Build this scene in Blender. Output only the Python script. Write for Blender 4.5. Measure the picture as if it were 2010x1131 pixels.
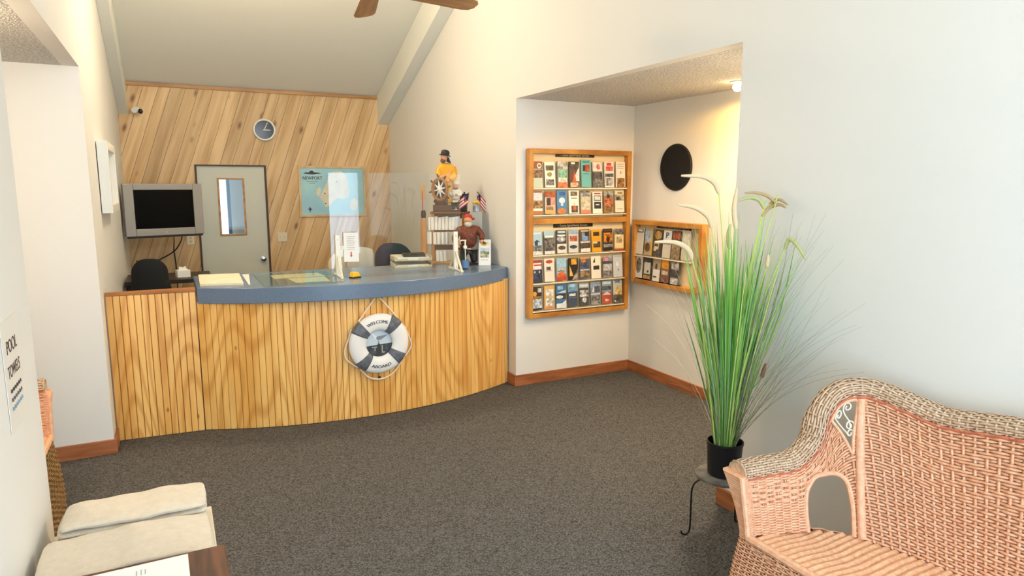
import bpy, bmesh, math, random
import numpy as np
from mathutils import Vector, Matrix
random.seed(7)
PI = math.pi
scene = bpy.context.scene
for o in list(bpy.data.objects): bpy.data.objects.remove(o, do_unlink=True)
C = scene.collection

# ------------------------------------------------------------------ camera
FOC = 1313.0
cam_d = bpy.data.cameras.new('camera'); cam = bpy.data.objects.new('camera', cam_d); C.objects.link(cam)
cam_d.sensor_width = 36.0; cam_d.lens = FOC/2010*36.0; cam_d.clip_start = .02
cam.location = (0, 0, 1.80); cam.rotation_euler = (PI/2-math.atan(201/FOC), 0, -math.radians(27.0068))
scene.camera = cam
# ------------------------------------------------------------------ light and exposure
scene.view_settings.view_transform = 'Standard'; scene.view_settings.look = 'None'
scene.view_settings.exposure = 0.28; scene.view_settings.gamma = 1.0; scene.view_settings.use_curve_mapping = False
w = bpy.data.worlds.new('sky'); scene.world = w; w.use_nodes = True
bg = w.node_tree.nodes['Background']; bg.inputs[0].default_value = (.80, .90, 1.0, 1); bg.inputs[1].default_value = 1.6
def area(name, loc, rot, sx, sy, power, col):
    l = bpy.data.lights.new(name, 'AREA'); l.shape = 'RECTANGLE'; l.size = sx; l.size_y = sy; l.energy = power; l.color = col
    o = bpy.data.objects.new(name, l); C.objects.link(o); o.location = loc; o.rotation_euler = rot; return o
def point(name, loc, power, col, r=.06, parent=None):
    l = bpy.data.lights.new(name, 'POINT'); l.energy = power; l.color = col; l.shadow_soft_size = r
    o = bpy.data.objects.new(name, l); C.objects.link(o); o.location = loc
    if parent: o.parent = parent
    return o
# daylight entering through the glazed entrance wall behind the camera (lower glazing); the gable light is added fill
area('daylight_entrance', (1.15, -1.68, 1.30), (PI/2, 0, 0), 2.7, 2.2, 98, (.52, .77, 1.0))
area('gable_fill', (1.15, -1.66, 3.35), (math.radians(106), 0, 0), 2.7, 1.5, 84, (.86, .94, 1.0))

# ------------------------------------------------------------------ helpers
def S(r, g, b):
    f = lambda c: ((c/255+.055)/1.055)**2.4 if c > 10.3 else c/255/12.92
    return (f(r), f(g), f(b))
def mat(name, col, rough=.6, metal=0., bump=None, noise=None, spec=.5, coat=0., trans=0., ior=1.45, emit=None, sheen=0.):
    m = bpy.data.materials.new(name); m.use_nodes = True; nt = m.node_tree; b = nt.nodes['Principled BSDF']
    b.inputs['Base Color'].default_value = (*col, 1); b.inputs['Roughness'].default_value = rough; b.inputs['Metallic'].default_value = metal
    b.inputs['Specular IOR Level'].default_value = spec; b.inputs['Coat Weight'].default_value = coat
    b.inputs['Transmission Weight'].default_value = trans; b.inputs['IOR'].default_value = ior
    if sheen: b.inputs['Sheen Weight'].default_value = sheen
    if emit: b.inputs['Emission Color'].default_value = (*emit[0], 1); b.inputs['Emission Strength'].default_value = emit[1]
    if bump or noise: tc = nt.nodes.new('ShaderNodeTexCoord')
    if bump:
        n = nt.nodes.new('ShaderNodeTexNoise'); n.inputs['Scale'].default_value = bump[0]; n.inputs['Detail'].default_value = 3
        nt.links.new(tc.outputs['Object'], n.inputs['Vector'])
        bn = nt.nodes.new('ShaderNodeBump'); bn.inputs['Strength'].default_value = bump[1]; bn.inputs['Distance'].default_value = bump[2] if len(bump) > 2 else .01
        nt.links.new(n.outputs[0], bn.inputs['Height']); nt.links.new(bn.outputs[0], b.inputs['Normal'])
    if noise:
        n = nt.nodes.new('ShaderNodeTexNoise'); n.inputs['Scale'].default_value = noise[0]; n.inputs['Detail'].default_value = 4
        nt.links.new(tc.outputs['Object'], n.inputs['Vector'])
        r = nt.nodes.new('ShaderNodeValToRGB'); k_ = noise[2] if len(noise) > 2 else .18; r.color_ramp.elements[0].position = .5-k_; r.color_ramp.elements[1].position = .5+k_
        r.color_ramp.elements[0].color = (*noise[1], 1); r.color_ramp.elements[1].color = (*col, 1)
        nt.links.new(n.outputs[0], r.inputs[0]); nt.links.new(r.outputs[0], b.inputs['Base Color'])
    return m
def wood(name, light, dark, scale=(14, 14, 1.1), rot=(0, 0, 0), rough=.45, knots=0., figure=0., coord='Object', vary=.0, bump=.15, coat=0., knotcol=None, figcol=None):
    m = bpy.data.materials.new(name); m.use_nodes = True; nt = m.node_tree; b = nt.nodes['Principled BSDF']; N = nt.nodes.new; L = nt.links.new
    b.inputs['Roughness'].default_value = rough; b.inputs['Coat Weight'].default_value = coat; b.inputs['Coat Roughness'].default_value = .25
    if coord == 'Position': src = N('ShaderNodeNewGeometry').outputs['Position']
    else: src = N('ShaderNodeTexCoord').outputs['Object']
    rotn = N('ShaderNodeMapping'); rotn.inputs['Rotation'].default_value = rot; L(src, rotn.inputs['Vector'])
    vec = rotn.outputs[0]
    oi = N('ShaderNodeObjectInfo')
    if vary:
        mul = N('ShaderNodeMath'); mul.operation = 'MULTIPLY'; mul.inputs[1].default_value = 37.; L(oi.outputs['Random'], mul.inputs[0])
        ad = N('ShaderNodeVectorMath'); ad.operation = 'ADD'; L(vec, ad.inputs[0]); L(mul.outputs[0], ad.inputs[1]); vec = ad.outputs[0]
    mp = N('ShaderNodeMapping'); mp.inputs['Scale'].default_value = scale; L(vec, mp.inputs['Vector'])
    n1 = N('ShaderNodeTexNoise'); n1.inputs['Scale'].default_value = 1.; n1.inputs['Detail'].default_value = 6; n1.inputs['Distortion'].default_value = .4; L(mp.outputs[0], n1.inputs['Vector'])
    r1 = N('ShaderNodeValToRGB'); r1.color_ramp.elements[0].position = .33; r1.color_ramp.elements[1].position = .62
    r1.color_ramp.elements[0].color = (*dark, 1); r1.color_ramp.elements[1].color = (*light, 1); L(n1.outputs[0], r1.inputs[0])
    col = r1.outputs[0]
    if figure:
        mp2 = N('ShaderNodeMapping'); mp2.inputs['Scale'].default_value = (scale[0]*.22, scale[1]*.22, scale[2]*.55); L(vec, mp2.inputs['Vector'])
        n2 = N('ShaderNodeTexNoise'); n2.inputs['Scale'].default_value = 1.; n2.inputs['Detail'].default_value = 1.; L(mp2.outputs[0], n2.inputs['Vector'])
        sn = N('ShaderNodeMath'); sn.operation = 'MULTIPLY'; sn.inputs[1].default_value = 130; L(n2.outputs[0], sn.inputs[0])
        si = N('ShaderNodeMath'); si.operation = 'SINE'; L(sn.outputs[0], si.inputs[0])
        mr = N('ShaderNodeMapRange'); mr.inputs['From Min'].default_value = .0; mr.inputs['From Max'].default_value = 1.; mr.inputs['To Max'].default_value = figure; L(si.outputs[0], mr.inputs['Value'])
        mx = N('ShaderNodeMix'); mx.data_type = 'RGBA'; mx.inputs['B'].default_value = (*(figcol or dark), 1); L(mr.outputs[0], mx.inputs['Factor']); L(col, mx.inputs['A']); col = mx.outputs['Result']
    if knots:
        mp3 = N('ShaderNodeMapping'); mp3.inputs['Scale'].default_value = (7, 7, 3.2); L(vec, mp3.inputs['Vector'])
        v = N('ShaderNodeTexVoronoi'); v.inputs['Scale'].default_value = .8; L(mp3.outputs[0], v.inputs['Vector'])
        mr = N('ShaderNodeMapRange'); mr.inputs['From Min'].default_value = .05*knots; mr.inputs['From Max'].default_value = .22*knots; mr.inputs['To Min'].default_value = .85; mr.inputs['To Max'].default_value = 0.; L(v.outputs['Distance'], mr.inputs['Value'])
        mx = N('ShaderNodeMix'); mx.data_type = 'RGBA'; mx.inputs['B'].default_value = (*(knotcol or (dark[0]*.35, dark[1]*.28, dark[2]*.2)), 1); L(mr.outputs[0], mx.inputs['Factor']); L(col, mx.inputs['A']); col = mx.outputs['Result']
    if vary:
        mr = N('ShaderNodeMapRange'); mr.inputs['To Min'].default_value = 1-vary; mr.inputs['To Max'].default_value = 1+vary; L(oi.outputs['Random'], mr.inputs['Value'])
        mm = N('ShaderNodeVectorMath'); mm.operation = 'SCALE'; L(col, mm.inputs[0]); L(mr.outputs[0], mm.inputs['Scale']); col = mm.outputs[0]
    L(col, b.inputs['Base Color'])
    if bump:
        bn = N('ShaderNodeBump'); bn.inputs['Strength'].default_value = bump; bn.inputs['Distance'].default_value = .004; L(n1.outputs[0], bn.inputs['Height']); L(bn.outputs[0], b.inputs['Normal'])
    return m

def thinglass(name, tint=(1, 1, 1), rough=0., ior=1.5):
    m = bpy.data.materials.new(name); m.use_nodes = True; nt = m.node_tree; N = nt.nodes.new; L = nt.links.new
    nt.nodes.remove(nt.nodes['Principled BSDF']); out = nt.nodes['Material Output']
    t = N('ShaderNodeBsdfTransparent'); t.inputs[0].default_value = (*tint, 1); g = N('ShaderNodeBsdfGlossy'); g.inputs['Roughness'].default_value = rough; f = N('ShaderNodeFresnel'); f.inputs[0].default_value = ior
    x = N('ShaderNodeMixShader'); ge = N('ShaderNodeNewGeometry'); iv = N('ShaderNodeMath'); iv.operation = 'SUBTRACT'; iv.inputs[0].default_value = 1.; L(ge.outputs['Backfacing'], iv.inputs[1]); mu = N('ShaderNodeMath'); mu.operation = 'MULTIPLY'; L(f.outputs[0], mu.inputs[0]); L(iv.outputs[0], mu.inputs[1])
    L(mu.outputs[0], x.inputs[0]); L(t.outputs[0], x.inputs[1]); L(g.outputs[0], x.inputs[2]); L(x.outputs[0], out.inputs[0]); return m
def leafmat(name, col):
    m = mat(name, col, .5, spec=.3); nt = m.node_tree; N = nt.nodes.new; L = nt.links.new; b = nt.nodes['Principled BSDF']
    t = N('ShaderNodeBsdfTranslucent'); t.inputs[0].default_value = (col[0]*1.1, col[1]*1.1, col[2]*.8, 1); x = N('ShaderNodeMixShader'); x.inputs[0].default_value = .28
    L(b.outputs[0], x.inputs[1]); L(t.outputs[0], x.inputs[2]); L(x.outputs[0], nt.nodes['Material Output'].inputs[0]); return m

class MB:
    """collects shapes, builds ONE mesh object"""
    def __init__(s): s.v = []; s.f = []; s.m = []; s.c = []
    def add(s, vs, fs, mi=0):
        k = len(s.v); s.v += [tuple(p) for p in vs]; s.f += [tuple(i+k for i in f) for f in fs]; s.m += [mi]*len(fs); return s
    def box(s, x0, x1, y0, y1, z0, z1, mi=0, M=None):
        vs = [Vector((x, y, z)) for x in (x0, x1) for y in (y0, y1) for z in (z0, z1)]
        if M is not None: vs = [M @ p for p in vs]
        return s.add(vs, [(0, 1, 3, 2), (4, 6, 7, 5), (0, 4, 5, 1), (2, 3, 7, 6), (0, 2, 6, 4), (1, 5, 7, 3)], mi)
    def tube(s, path, r, n=8, closed=False, mi=0, flat=None):
        P = [Vector(p) for p in path]; k = len(P); R = r if hasattr(r, '__len__') else [r]*k
        T = []
        for i in range(k):
            a = P[(i-1) % k] if (closed or i > 0) else P[i]; b = P[(i+1) % k] if (closed or i < k-1) else P[i]
            t = (b-a); T.append(t.normalized() if t.length > 1e-9 else Vector((0, 0, 1)))
        ref = Vector((0, 0, 1)) if abs(T[0].z) < .9 else Vector((1, 0, 0))
        nrm = (ref-T[0]*ref.dot(T[0])).normalized(); vs = []
        for i in range(k):
            nrm = nrm-T[i]*nrm.dot(T[i]); nrm = nrm.normalized() if nrm.length > 1e-6 else T[i].orthogonal().normalized()
            bi = T[i].cross(nrm)
            fl = flat or 1.
            for j in range(n):
                a = 2*PI*j/n; vs.append(P[i]+nrm*(math.cos(a)*R[i]*fl)+bi*(math.sin(a)*R[i]))
        fs = []
        for i in range(k if closed else k-1):
            for j in range(n):
                a = i*n+j; b = i*n+(j+1) % n; c = ((i+1) % k)*n+(j+1) % n; d = ((i+1) % k)*n+j; fs.append((a, b, c, d))
        if not closed: fs.append(tuple(range(n))[::-1]); fs.append(tuple(range((k-1)*n, k*n)))
        return s.add(vs, fs, mi)
    def lathe(s, prof, n=24, c=(0, 0, 0), mi=0, M=None, cap=True):
        vs = []
        for r, z in prof:
            for j in range(n):
                a = 2*PI*j/n; p = Vector((r*math.cos(a), r*math.sin(a), z)); p = M @ p if M is not None else p; vs.append(p+Vector(c))
        fs = [(i*n+j, i*n+(j+1) % n, (i+1)*n+(j+1) % n, (i+1)*n+j) for i in range(len(prof)-1) for j in range(n)]
        if cap: fs.append(tuple(range(n))[::-1]); fs.append(tuple(range((len(prof)-1)*n, len(prof)*n)))
        return s.add(vs, fs, mi)
    def ell(s, c, r, n=14, m=9, mi=0, M=None):
        r = r if hasattr(r, '__len__') else (r, r, r); vs = []; c = Vector(c)
        for i in range(m+1):
            th = PI*i/m; th = min(max(th, .03), PI-.03)
            for j in range(n):
                a = 2*PI*j/n; p = Vector((r[0]*math.sin(th)*math.cos(a), r[1]*math.sin(th)*math.sin(a), r[2]*math.cos(th))); vs.append((M @ p if M is not None else p)+c)
        fs = [(i*n+j, (i+1)*n+j, (i+1)*n+(j+1) % n, i*n+(j+1) % n) for i in range(m) for j in range(n)]
        fs += [tuple(range(n)), tuple(range(m*n, m*n+n))[::-1]]
        return s.add(vs, fs, mi)
    def prism(s, poly, f, d0, d1, mi=0):
        """poly of (a,b); f(a,b,d)->point"""
        n = len(poly); vs = [f(a, b, d0) for a, b in poly]+[f(a, b, d1) for a, b in poly]
        fs = [tuple(range(n))[::-1], tuple(range(n, 2*n))]+[(i, (i+1) % n, n+(i+1) % n, n+i) for i in range(n)]
        return s.add(vs, fs, mi)
    def build(s, name, mats, parent=None, smooth=False, bevel=0., loc=None, rot=None, sub=0, seg=2):
        me = bpy.data.meshes.new(name); me.from_pydata([tuple(p) for p in s.v], [], s.f)
        for mm in (mats if isinstance(mats, (list, tuple)) else [mats]): me.materials.append(mm)
        if any(s.m): me.polygons.foreach_set('material_index', s.m)
        bm = bmesh.new(); bm.from_mesh(me); bmesh.ops.recalc_face_normals(bm, faces=bm.faces); bm.to_mesh(me); bm.free()
        if smooth:
            me.polygons.foreach_set('use_smooth', [True]*len(me.polygons))
            try: me.set_sharp_from_angle(angle=math.radians(40))
            except Exception: pass
        o = bpy.data.objects.new(name, me); C.objects.link(o)
        if parent: o.parent = parent
        if loc: o.location = loc
        if rot: o.rotation_euler = rot
        if bevel:
            b = o.modifiers.new('bevel', 'BEVEL'); b.width = bevel; b.segments = seg; b.limit_method = 'ANGLE'; b.angle_limit = math.radians(35)
        if sub:
            b = o.modifiers.new('sub', 'SUBSURF'); b.levels = sub; b.render_levels = sub
        return o
def thing(name, label, cat, loc=(0, 0, 0), rz=0., group=None, rot=None):
    o = bpy.data.objects.new(name, None); C.objects.link(o); o.location = loc; o.rotation_euler = rot or (0, 0, rz); o.empty_display_size = .05
    return tag(o, label, cat, group)
def tag(o, label, cat, group=None):
    o['label'] = label; o['category'] = cat
    if group: o['group'] = group
    return o
def struct(o, label=None):
    o['kind'] = 'structure'
    if label: o['label'] = label
    return o
def numpy_mesh(name, V, F, m, parent=None, smooth=True):
    me = bpy.data.meshes.new(name); V = np.asarray(V, np.float32); F = np.asarray(F, np.int32)
    me.vertices.add(len(V)); me.vertices.foreach_set('co', V.ravel())
    me.loops.add(F.size); me.loops.foreach_set('vertex_index', F.ravel())
    me.polygons.add(len(F)); me.polygons.foreach_set('loop_start', np.arange(0, F.size, F.shape[1], dtype=np.int32)); me.polygons.foreach_set('loop_total', np.full(len(F), F.shape[1], np.int32))
    me.update(calc_edges=True); me.validate()
    if smooth: me.polygons.foreach_set('use_smooth', np.ones(len(F), bool))
    me.materials.append(m); o = bpy.data.objects.new(name, me); C.objects.link(o)
    if parent: o.parent = parent
    return o
def text_mesh(body, size, align='CENTER'):
    cu = bpy.data.curves.new('t', 'FONT'); cu.body = body; cu.size = size; cu.align_x = align; cu.resolution_u = 3
    o = bpy.data.objects.new('t', cu); C.objects.link(o); bpy.context.view_layer.update()
    me = bpy.data.meshes.new_from_object(o.evaluated_get(bpy.context.evaluated_depsgraph_get()))
    vs = [v.co.copy() for v in me.vertices]; fs = [tuple(p.vertices) for p in me.polygons]
    bpy.data.objects.remove(o); bpy.data.curves.remove(cu); bpy.data.meshes.remove(me); return vs, fs
def lettering(name, body, size, fn, m, parent, sx=1., bold=0.):
    vs, fs = text_mesh(body, size); b = MB()
    offs = [0.] if not bold else [-bold, 0., bold]
    for k, dx in enumerate(offs): b.add([fn(p.x*sx+dx, p.y, k*.00008) for p in vs], fs)
    return b.build(name, m, parent)
def copy_tree(o, parent=None):
    c = o.copy(); C.objects.link(c); c.parent = parent
    for ch in list(o.children): copy_tree(ch, c)
    return c
# ------------------------------------------------------------------ materials of the setting
M_wall = mat('wall_paint', S(230, 227, 220), .75, bump=(220, .12, .003))
M_ceil = mat('ceiling_texture', S(236, 234, 222), .9, bump=(150, .3, .006))
M_pop = mat('popcorn_texture', S(232, 229, 222), .95, bump=(95, .8, .015), noise=(75, S(178, 174, 168), .16))
M_beam = mat('beam_paint', S(232, 232, 222), .8, bump=(200, .15, .003))
def carpetmat():
    m = mat('carpet_pile', S(110, 108, 106), .98, spec=.05); nt = m.node_tree; N = nt.nodes.new; L = nt.links.new; b = nt.nodes['Principled BSDF']
    ge = N('ShaderNodeNewGeometry'); v = N('ShaderNodeTexVoronoi'); v.inputs['Scale'].default_value = 170; L(ge.outputs['Position'], v.inputs['Vector'])
    sp = N('ShaderNodeSeparateColor'); L(v.outputs['Color'], sp.inputs[0])
    r = N('ShaderNodeValToRGB'); e = r.color_ramp.elements; e[0].position = .05; e[0].color = (*S(68, 64, 60), 1); e[1].position = .95; e[1].color = (*S(116, 114, 112), 1); L(sp.outputs[0], r.inputs[0]); L(r.outputs[0], b.inputs['Base Color'])
    bn = N('ShaderNodeBump'); bn.invert = True; bn.inputs['Strength'].default_value = .5; bn.inputs['Distance'].default_value = .006; L(v.outputs['Distance'], bn.inputs['Height']); L(bn.outputs[0], b.inputs['Normal']); return m
M_carpet = carpetmat()
A = math.radians(19)
M_plank = wood('knotty_pine', S(224, 190, 140), S(196, 156, 104), (13, 13, 1.1), (0, -A, 0), .55, knots=.8, coord='Position', vary=.14, knotcol=S(110, 66, 28), bump=.1)
M_trimwood = wood('pine_trim', S(196, 146, 88), S(160, 110, 58), (1.5, 14, 14), rough=.5)
M_base = wood('baseboard_stain', S(178, 112, 70), S(142, 84, 50), (3, 3, 30), rough=.4, coord='Position')
M_baseY = M_base
M_doorpaint = mat('door_paint', S(206, 205, 188), .5)
M_darkedge = mat('dark_stain', S(74, 46, 26), .5)
M_glass = thinglass('clear_glass')
M_white = mat('white_plastic', S(235, 232, 222), .4)
M_cream = mat('cream_plastic', S(222, 210, 182), .4)
M_black = mat('black_plastic', S(16, 16, 17), .45)
M_chrome = mat('chrome', S(205, 205, 205), .18, 1.)
LX, RX, BY, AX, AY0, AY1, AZ = -.44, 2.70, 8.95, 3.95, 2.67, 5.22, 2.535
LY0, LY1, LZ, LAX = 2.70, 5.09, 2.535, -1.65
FY = -1.80; RIDGE = 3.6; SL = .408
def cz(y): return 2.963+SL*(BY-y) if y > RIDGE else 2.963+SL*(BY-RIDGE)-SL*(RIDGE-y)*.8
# floor
struct(MB().box(-1.8, 4.1, FY-.1, BY+1.2, -.08, 0).build('floor', M_carpet), 'dark grey brown loop carpet covering the lobby floor')
# ceiling
b = MB()
for y0, y1 in ((FY, RIDGE), (RIDGE, BY)):
    b.add([(x, y, cz(y)+d) for d in (0, .12) for y in (y0, y1) for x in (LX, RX)], [(0, 1, 3, 2), (4, 6, 7, 5), (0, 4, 5, 1), (1, 5, 7, 3), (3, 7, 6, 2), (2, 6, 4, 0)])
struct(b.build('ceiling', M_ceil), 'sloping textured off-white ceiling')
# boxed beams against the side walls
for nm, x0, x1, lab in (('trim_1', RX-.15, RX, 'white boxed beam sloping along the right wall'), ('trim_2', LX, LX+.10, 'white boxed beam sloping along the left wall')):
    b = MB(); pr = []
    for y in (BY, RIDGE): pr += [(x, y, cz(y)+d) for d in (-.365, -.002) for x in (x0, x1)]
    b.add(pr, [(0, 1, 5, 4), (2, 6, 7, 3), (0, 4, 6, 2), (1, 3, 7, 5), (0, 2, 3, 1), (4, 5, 7, 6)])
    struct(b.build(nm, M_beam, bevel=.004), lab)
# walls
H = 5.3
b = MB().box(RX, RX+.09, FY, AY0, 0, H).box(RX, RX+.09, AY0, AY1, AZ, H).box(RX, RX+.09, AY1, BY, 0, H)
struct(b.build('wall_right', M_wall), 'off-white painted wall right of the counter, with the brochure alcove opening')
struct(MB().box(RX+.09, AX+.1, AY1, AY1+.09, 0, AZ+.1).build('wall_alcove_far', M_wall), 'off-white alcove wall behind the tall brochure board')
struct(MB().box(AX, AX+.09, AY0-.09, AY1, 0, AZ+.1).build('wall_alcove_back', M_wall), 'off-white alcove wall carrying the black disc')
struct(MB().box(RX+.09, AX, AY0-.09, AY0, 0, AZ+.1).build('wall_alcove_near', M_wall))
struct(MB().box(RX+.09, AX, AY0, AY1, AZ, AZ+.08).build('ceiling_alcove', M_pop), 'grey popcorn ceiling of the brochure alcove')
b = MB().box(LX-.09, LX, FY, LY0, 0, H).box(LX-.09, LX, LY0, LY1, LZ, H).box(LX-.09, LX, LY1, BY, 0, H)
struct(b.build('wall_left', M_wall), 'off-white painted left wall')
struct(MB().box(LAX-.09, LX-.09, LY1, LY1+.09, 0, LZ+.1).build('wall_nook_far', M_wall), 'off-white end wall of the left nook')
struct(MB().box(LAX-.09, LAX, LY0-.09, LY1, 0, LZ+.1).build('wall_nook_back', M_wall))
struct(MB().box(LAX, LX-.09, LY0-.09, LY0, 0, LZ+.1).build('wall_nook_near', M_wall))
struct(MB().box(LAX, LX-.09, LY0, LY1, LZ, LZ+.08).build('ceiling_nook', M_pop), 'popcorn ceiling of the left nook')
# entrance wall behind the camera, glazed
b = MB().box(LX, -.22, FY-.1, FY, 0, H).box(2.52, RX, FY-.1, FY, 0, H).box(-.22, 2.52, FY-.1, FY, 2.42, 2.58).box(-.22, 2.52, FY-.1, FY, 4.12, H).box(-.22, 2.52, FY-.1, FY, 0, .18)
struct(b.build('wall_front', M_wall))
for nm, z0, z1 in (('window_1', .18, 2.42), ('window_2', 2.58, 4.12)):
    r = MB()
    for x in (-.22, 1.11, 2.46): r.box(x, x+.06, FY-.08, FY-.02, z0, z1)
    r.box(-.16, 2.46, FY-.08, FY-.02, z0, z0+.06).box(-.16, 2.46, FY-.08, FY-.02, z1-.06, z1)
    f = struct(r.build(nm, M_white))
    MB().box(-.16, 2.46, FY-.055, FY-.049, z0+.05, z1-.05).build('pane', M_glass, f)
# back wall: backing with door opening, then one diagonal board per object
DL, DR, DT = .305, 1.112, 2.05
b = MB().box(LX, DL, BY, BY+.1, 0, 3.05).box(DR, RX, BY, BY+.1, 0, 3.05).box(DL, DR, BY, BY+.1, DT, 3.05)
wb = struct(b.build('wall_back', M_darkedge), 'back wall clad with diagonal knotty pine boards')
ca, sa = math.cos(A), math.sin(A)
pos = -1.55; rr = random.Random(3); TH = .014
while pos < 2.75*ca+.05:
    wd = rr.choice((.115, .13, .14, .15, .17)); s0, s1 = pos+.0018, pos+wd-.0018; pos += wd
    bm = bmesh.new()
    q = [(s0, -1.5), (s1, -1.5), (s1, 4.5), (s0, 4.5)]
    bm.faces.new([bm.verts.new((a*ca+t*sa, 0, -a*sa+t*ca)) for a, t in q])
    for co, no in (((LX, 0, 0), (-1, 0, 0)), ((RX, 0, 0), (1, 0, 0)), ((0, 0, 0), (0, 0, -1)), ((0, 0, 2.94), (0, 0, 1))):
        bmesh.ops.bisect_plane(bm, geom=bm.verts[:]+bm.edges[:]+bm.faces[:], plane_co=co, plane_no=no, clear_outer=True)
    if not bm.faces: bm.free(); continue
    for co, no in (((DL, 0, 0), (1, 0, 0)), ((DR, 0, 0), (1, 0, 0)), ((0, 0, DT), (0, 0, 1))):
        bmesh.ops.bisect_plane(bm, geom=bm.verts[:]+bm.edges[:]+bm.faces[:], plane_co=co, plane_no=no)
    kill = [f for f in bm.faces if DL < f.calc_center_median().x < DR and f.calc_center_median().z < DT]
    bmesh.ops.delete(bm, geom=kill, context='FACES')
    if not bm.faces: bm.free(); continue
    ext = bmesh.ops.extrude_face_region(bm, geom=bm.faces[:])
    th = TH+rr.uniform(-.0015, .0015)
    for v in [g for g in ext['geom'] if isinstance(g, bmesh.types.BMVert)]: v.co.y -= th
    bmesh.ops.recalc_face_normals(bm, faces=bm.faces)
    me = bpy.data.meshes.new('plank'); bm.to_mesh(me); bm.free(); me.materials.append(M_plank)
    o = bpy.data.objects.new('plank', me); C.objects.link(o); o.location = (0, BY-.0005, 0); o.parent = wb
struct(MB().box(LX+.10, RX-.15, BY-.035, BY-.014, 2.925, 2.963).build('trim_3', M_trimwood), 'thin pine strip along the top of the plank wall')
# door
dr = struct(MB().box(DL, .325, BY-.03, BY+.09, 0, DT).box(1.092, DR, BY-.03, BY+.09, 0, DT).box(.325, 1.092, BY-.03, BY+.09, 2.035, DT).build('door_1', M_darkedge), 'grey green door with a narrow glazed opening in the plank wall')
wx0, wx1, wz0, wz1 = .560, .832, 1.205, 1.877
MB().box(.327, wx0, BY+.0, BY+.045, .01, 2.033).box(wx1, 1.090, BY, BY+.045, .01, 2.033).box(wx0, wx1, BY, BY+.045, .01, wz0).box(wx0, wx1, BY, BY+.045, wz1, 2.033).build('door_leaf', M_doorpaint, dr)
MB().box(wx0-.018, wx0+.004, BY-.012, BY+.05, wz0-.015, wz1+.015).box(wx1-.004, wx1+.018, BY-.012, BY+.05, wz0-.015, wz1+.015).box(wx0, wx1, BY-.012, BY+.05, wz0-.015, wz0+.004).box(wx0, wx1, BY-.012, BY+.05, wz1-.004, wz1+.015).build('window_frame', M_trimwood, dr, bevel=.003)
MB().box(wx0+.004, wx1-.004, BY+.02, BY+.026, wz0, wz1).build('pane', M_glass, dr)
k = MB().lathe([(.030, 0), (.030, .008), (.012, .010), (.011, .035), (.026, .045), (.031, .058), (.026, .072), (.008, .076)], 20, M=Matrix.Rotation(PI/2, 3, 'X')).build('knob', M_chrome, dr, smooth=True, loc=(1.024, BY, .884))
# what is seen through the door pane: a pale outside wall end and blue post
struct(MB().box(.75, 1.6, BY+1.05, BY+1.15, 0, 3.0).build('wall_outside', mat('outside_siding', S(190, 196, 182), .8)))
struct(MB().box(.71, .75, BY+.9, BY+1.0, 0, 3.0).build('trim_4', mat('blue_post', S(70, 96, 120), .6)))
# baseboards
bb = MB().box(RX-.0, AX, AY1-.018, AY1, 0, .10).build('baseboard_alcove_far', M_base, bevel=.003); struct(bb, 'reddish brown baseboard under the brochure board')
struct(MB().box(AX-.018, AX, AY0, AY1-.018, 0, .10).build('baseboard_alcove_back', M_base, bevel=.003))
struct(MB().box(RX-.018, RX, FY, AY0+.018, 0, .10).box(RX, AX-.02, AY0, AY0+.018, 0, .10).build('baseboard_right', M_base, bevel=.003), 'reddish brown baseboard on the right wall behind the wicker sofa')
struct(MB().box(RX-.018, RX, AY1-.018, 5.36, 0, .10).build('baseboard_right_far', M_base, bevel=.003))
struct(MB().box(LAX, LX+.018, LY1-.018, LY1, 0, .10).box(LX, LX+.018, LY1, 5.32, 0, .10).build('baseboard_nook', M_base, bevel=.003), 'reddish brown baseboard of the left nook wall')
struct(MB().box(LX, LX+.018, FY, LY0, 0, .10).build('baseboard_left', M_base, bevel=.003))
# ------------------------------------------------------------------ reception counter
M_slat = wood('grooved_fir', S(248, 198, 116), S(228, 168, 84), (9, 9, .6), rough=.38, figure=.55, figcol=S(200, 130, 46), knots=.30, coord='Position', bump=.05, coat=.25, knotcol=S(130, 66, 16))
M_capwood = wood('gate_cap_wood', S(176, 112, 54), S(140, 82, 36), (2, 20, 20), rough=.4)
M_lam = mat('slate_laminate', S(116, 134, 156), .22, noise=(260, S(90, 108, 130)))
M_carc = mat('counter_carcass', S(170, 110, 48), .7)
ctr = thing('reception_counter', 'curved reception counter with grooved honey wood front and slate blue top', 'counter', (0, 0, 0))
def arc(x0, y0, x1, y1, sag):
    """circle through both ends bulging towards -y; returns centre, radius, a0, a1"""
    p0 = Vector((x0, y0)); p1 = Vector((x1, y1)); ch = (p1-p0); c = ch.length; R = (c*c/4+sag*sag)/(2*sag)
    mid = (p0+p1)/2; n = Vector((-ch.y, ch.x)).normalized(); cen = mid+n*(R-sag)
    a0 = math.atan2(p0.y-cen.y, p0.x-cen.x); a1 = math.atan2(p1.y-cen.y, p1.x-cen.x); return cen, R, a0, a1
cen, R, a0, a1 = arc(.135, 5.285, 2.69, 5.372, .305)
ns = 58; da = (a1-a0)/ns; wd = R*da
sl = MB().box(-wd/2+.0016, wd/2-.0016, -.010, .008, .004, .972)
proto = None
for i in range(ns):
    a = a0+da*(i+.5); p = (cen.x+R*math.cos(a), cen.y+R*math.sin(a), 0)
    if proto is None: o = proto = sl.build('slat', M_slat, ctr, bevel=.0025, seg=1)
    else: o = proto.copy(); C.objects.link(o)
    o.location = p; o.rotation_euler = (0, 0, a+PI/2)
back = []
N = 40
pf = [(cen.x+(R-.001)*math.cos(a0+(a1-a0)*i/N), cen.y+(R-.001)*math.sin(a0+(a1-a0)*i/N)) for i in range(N+1)]
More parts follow.
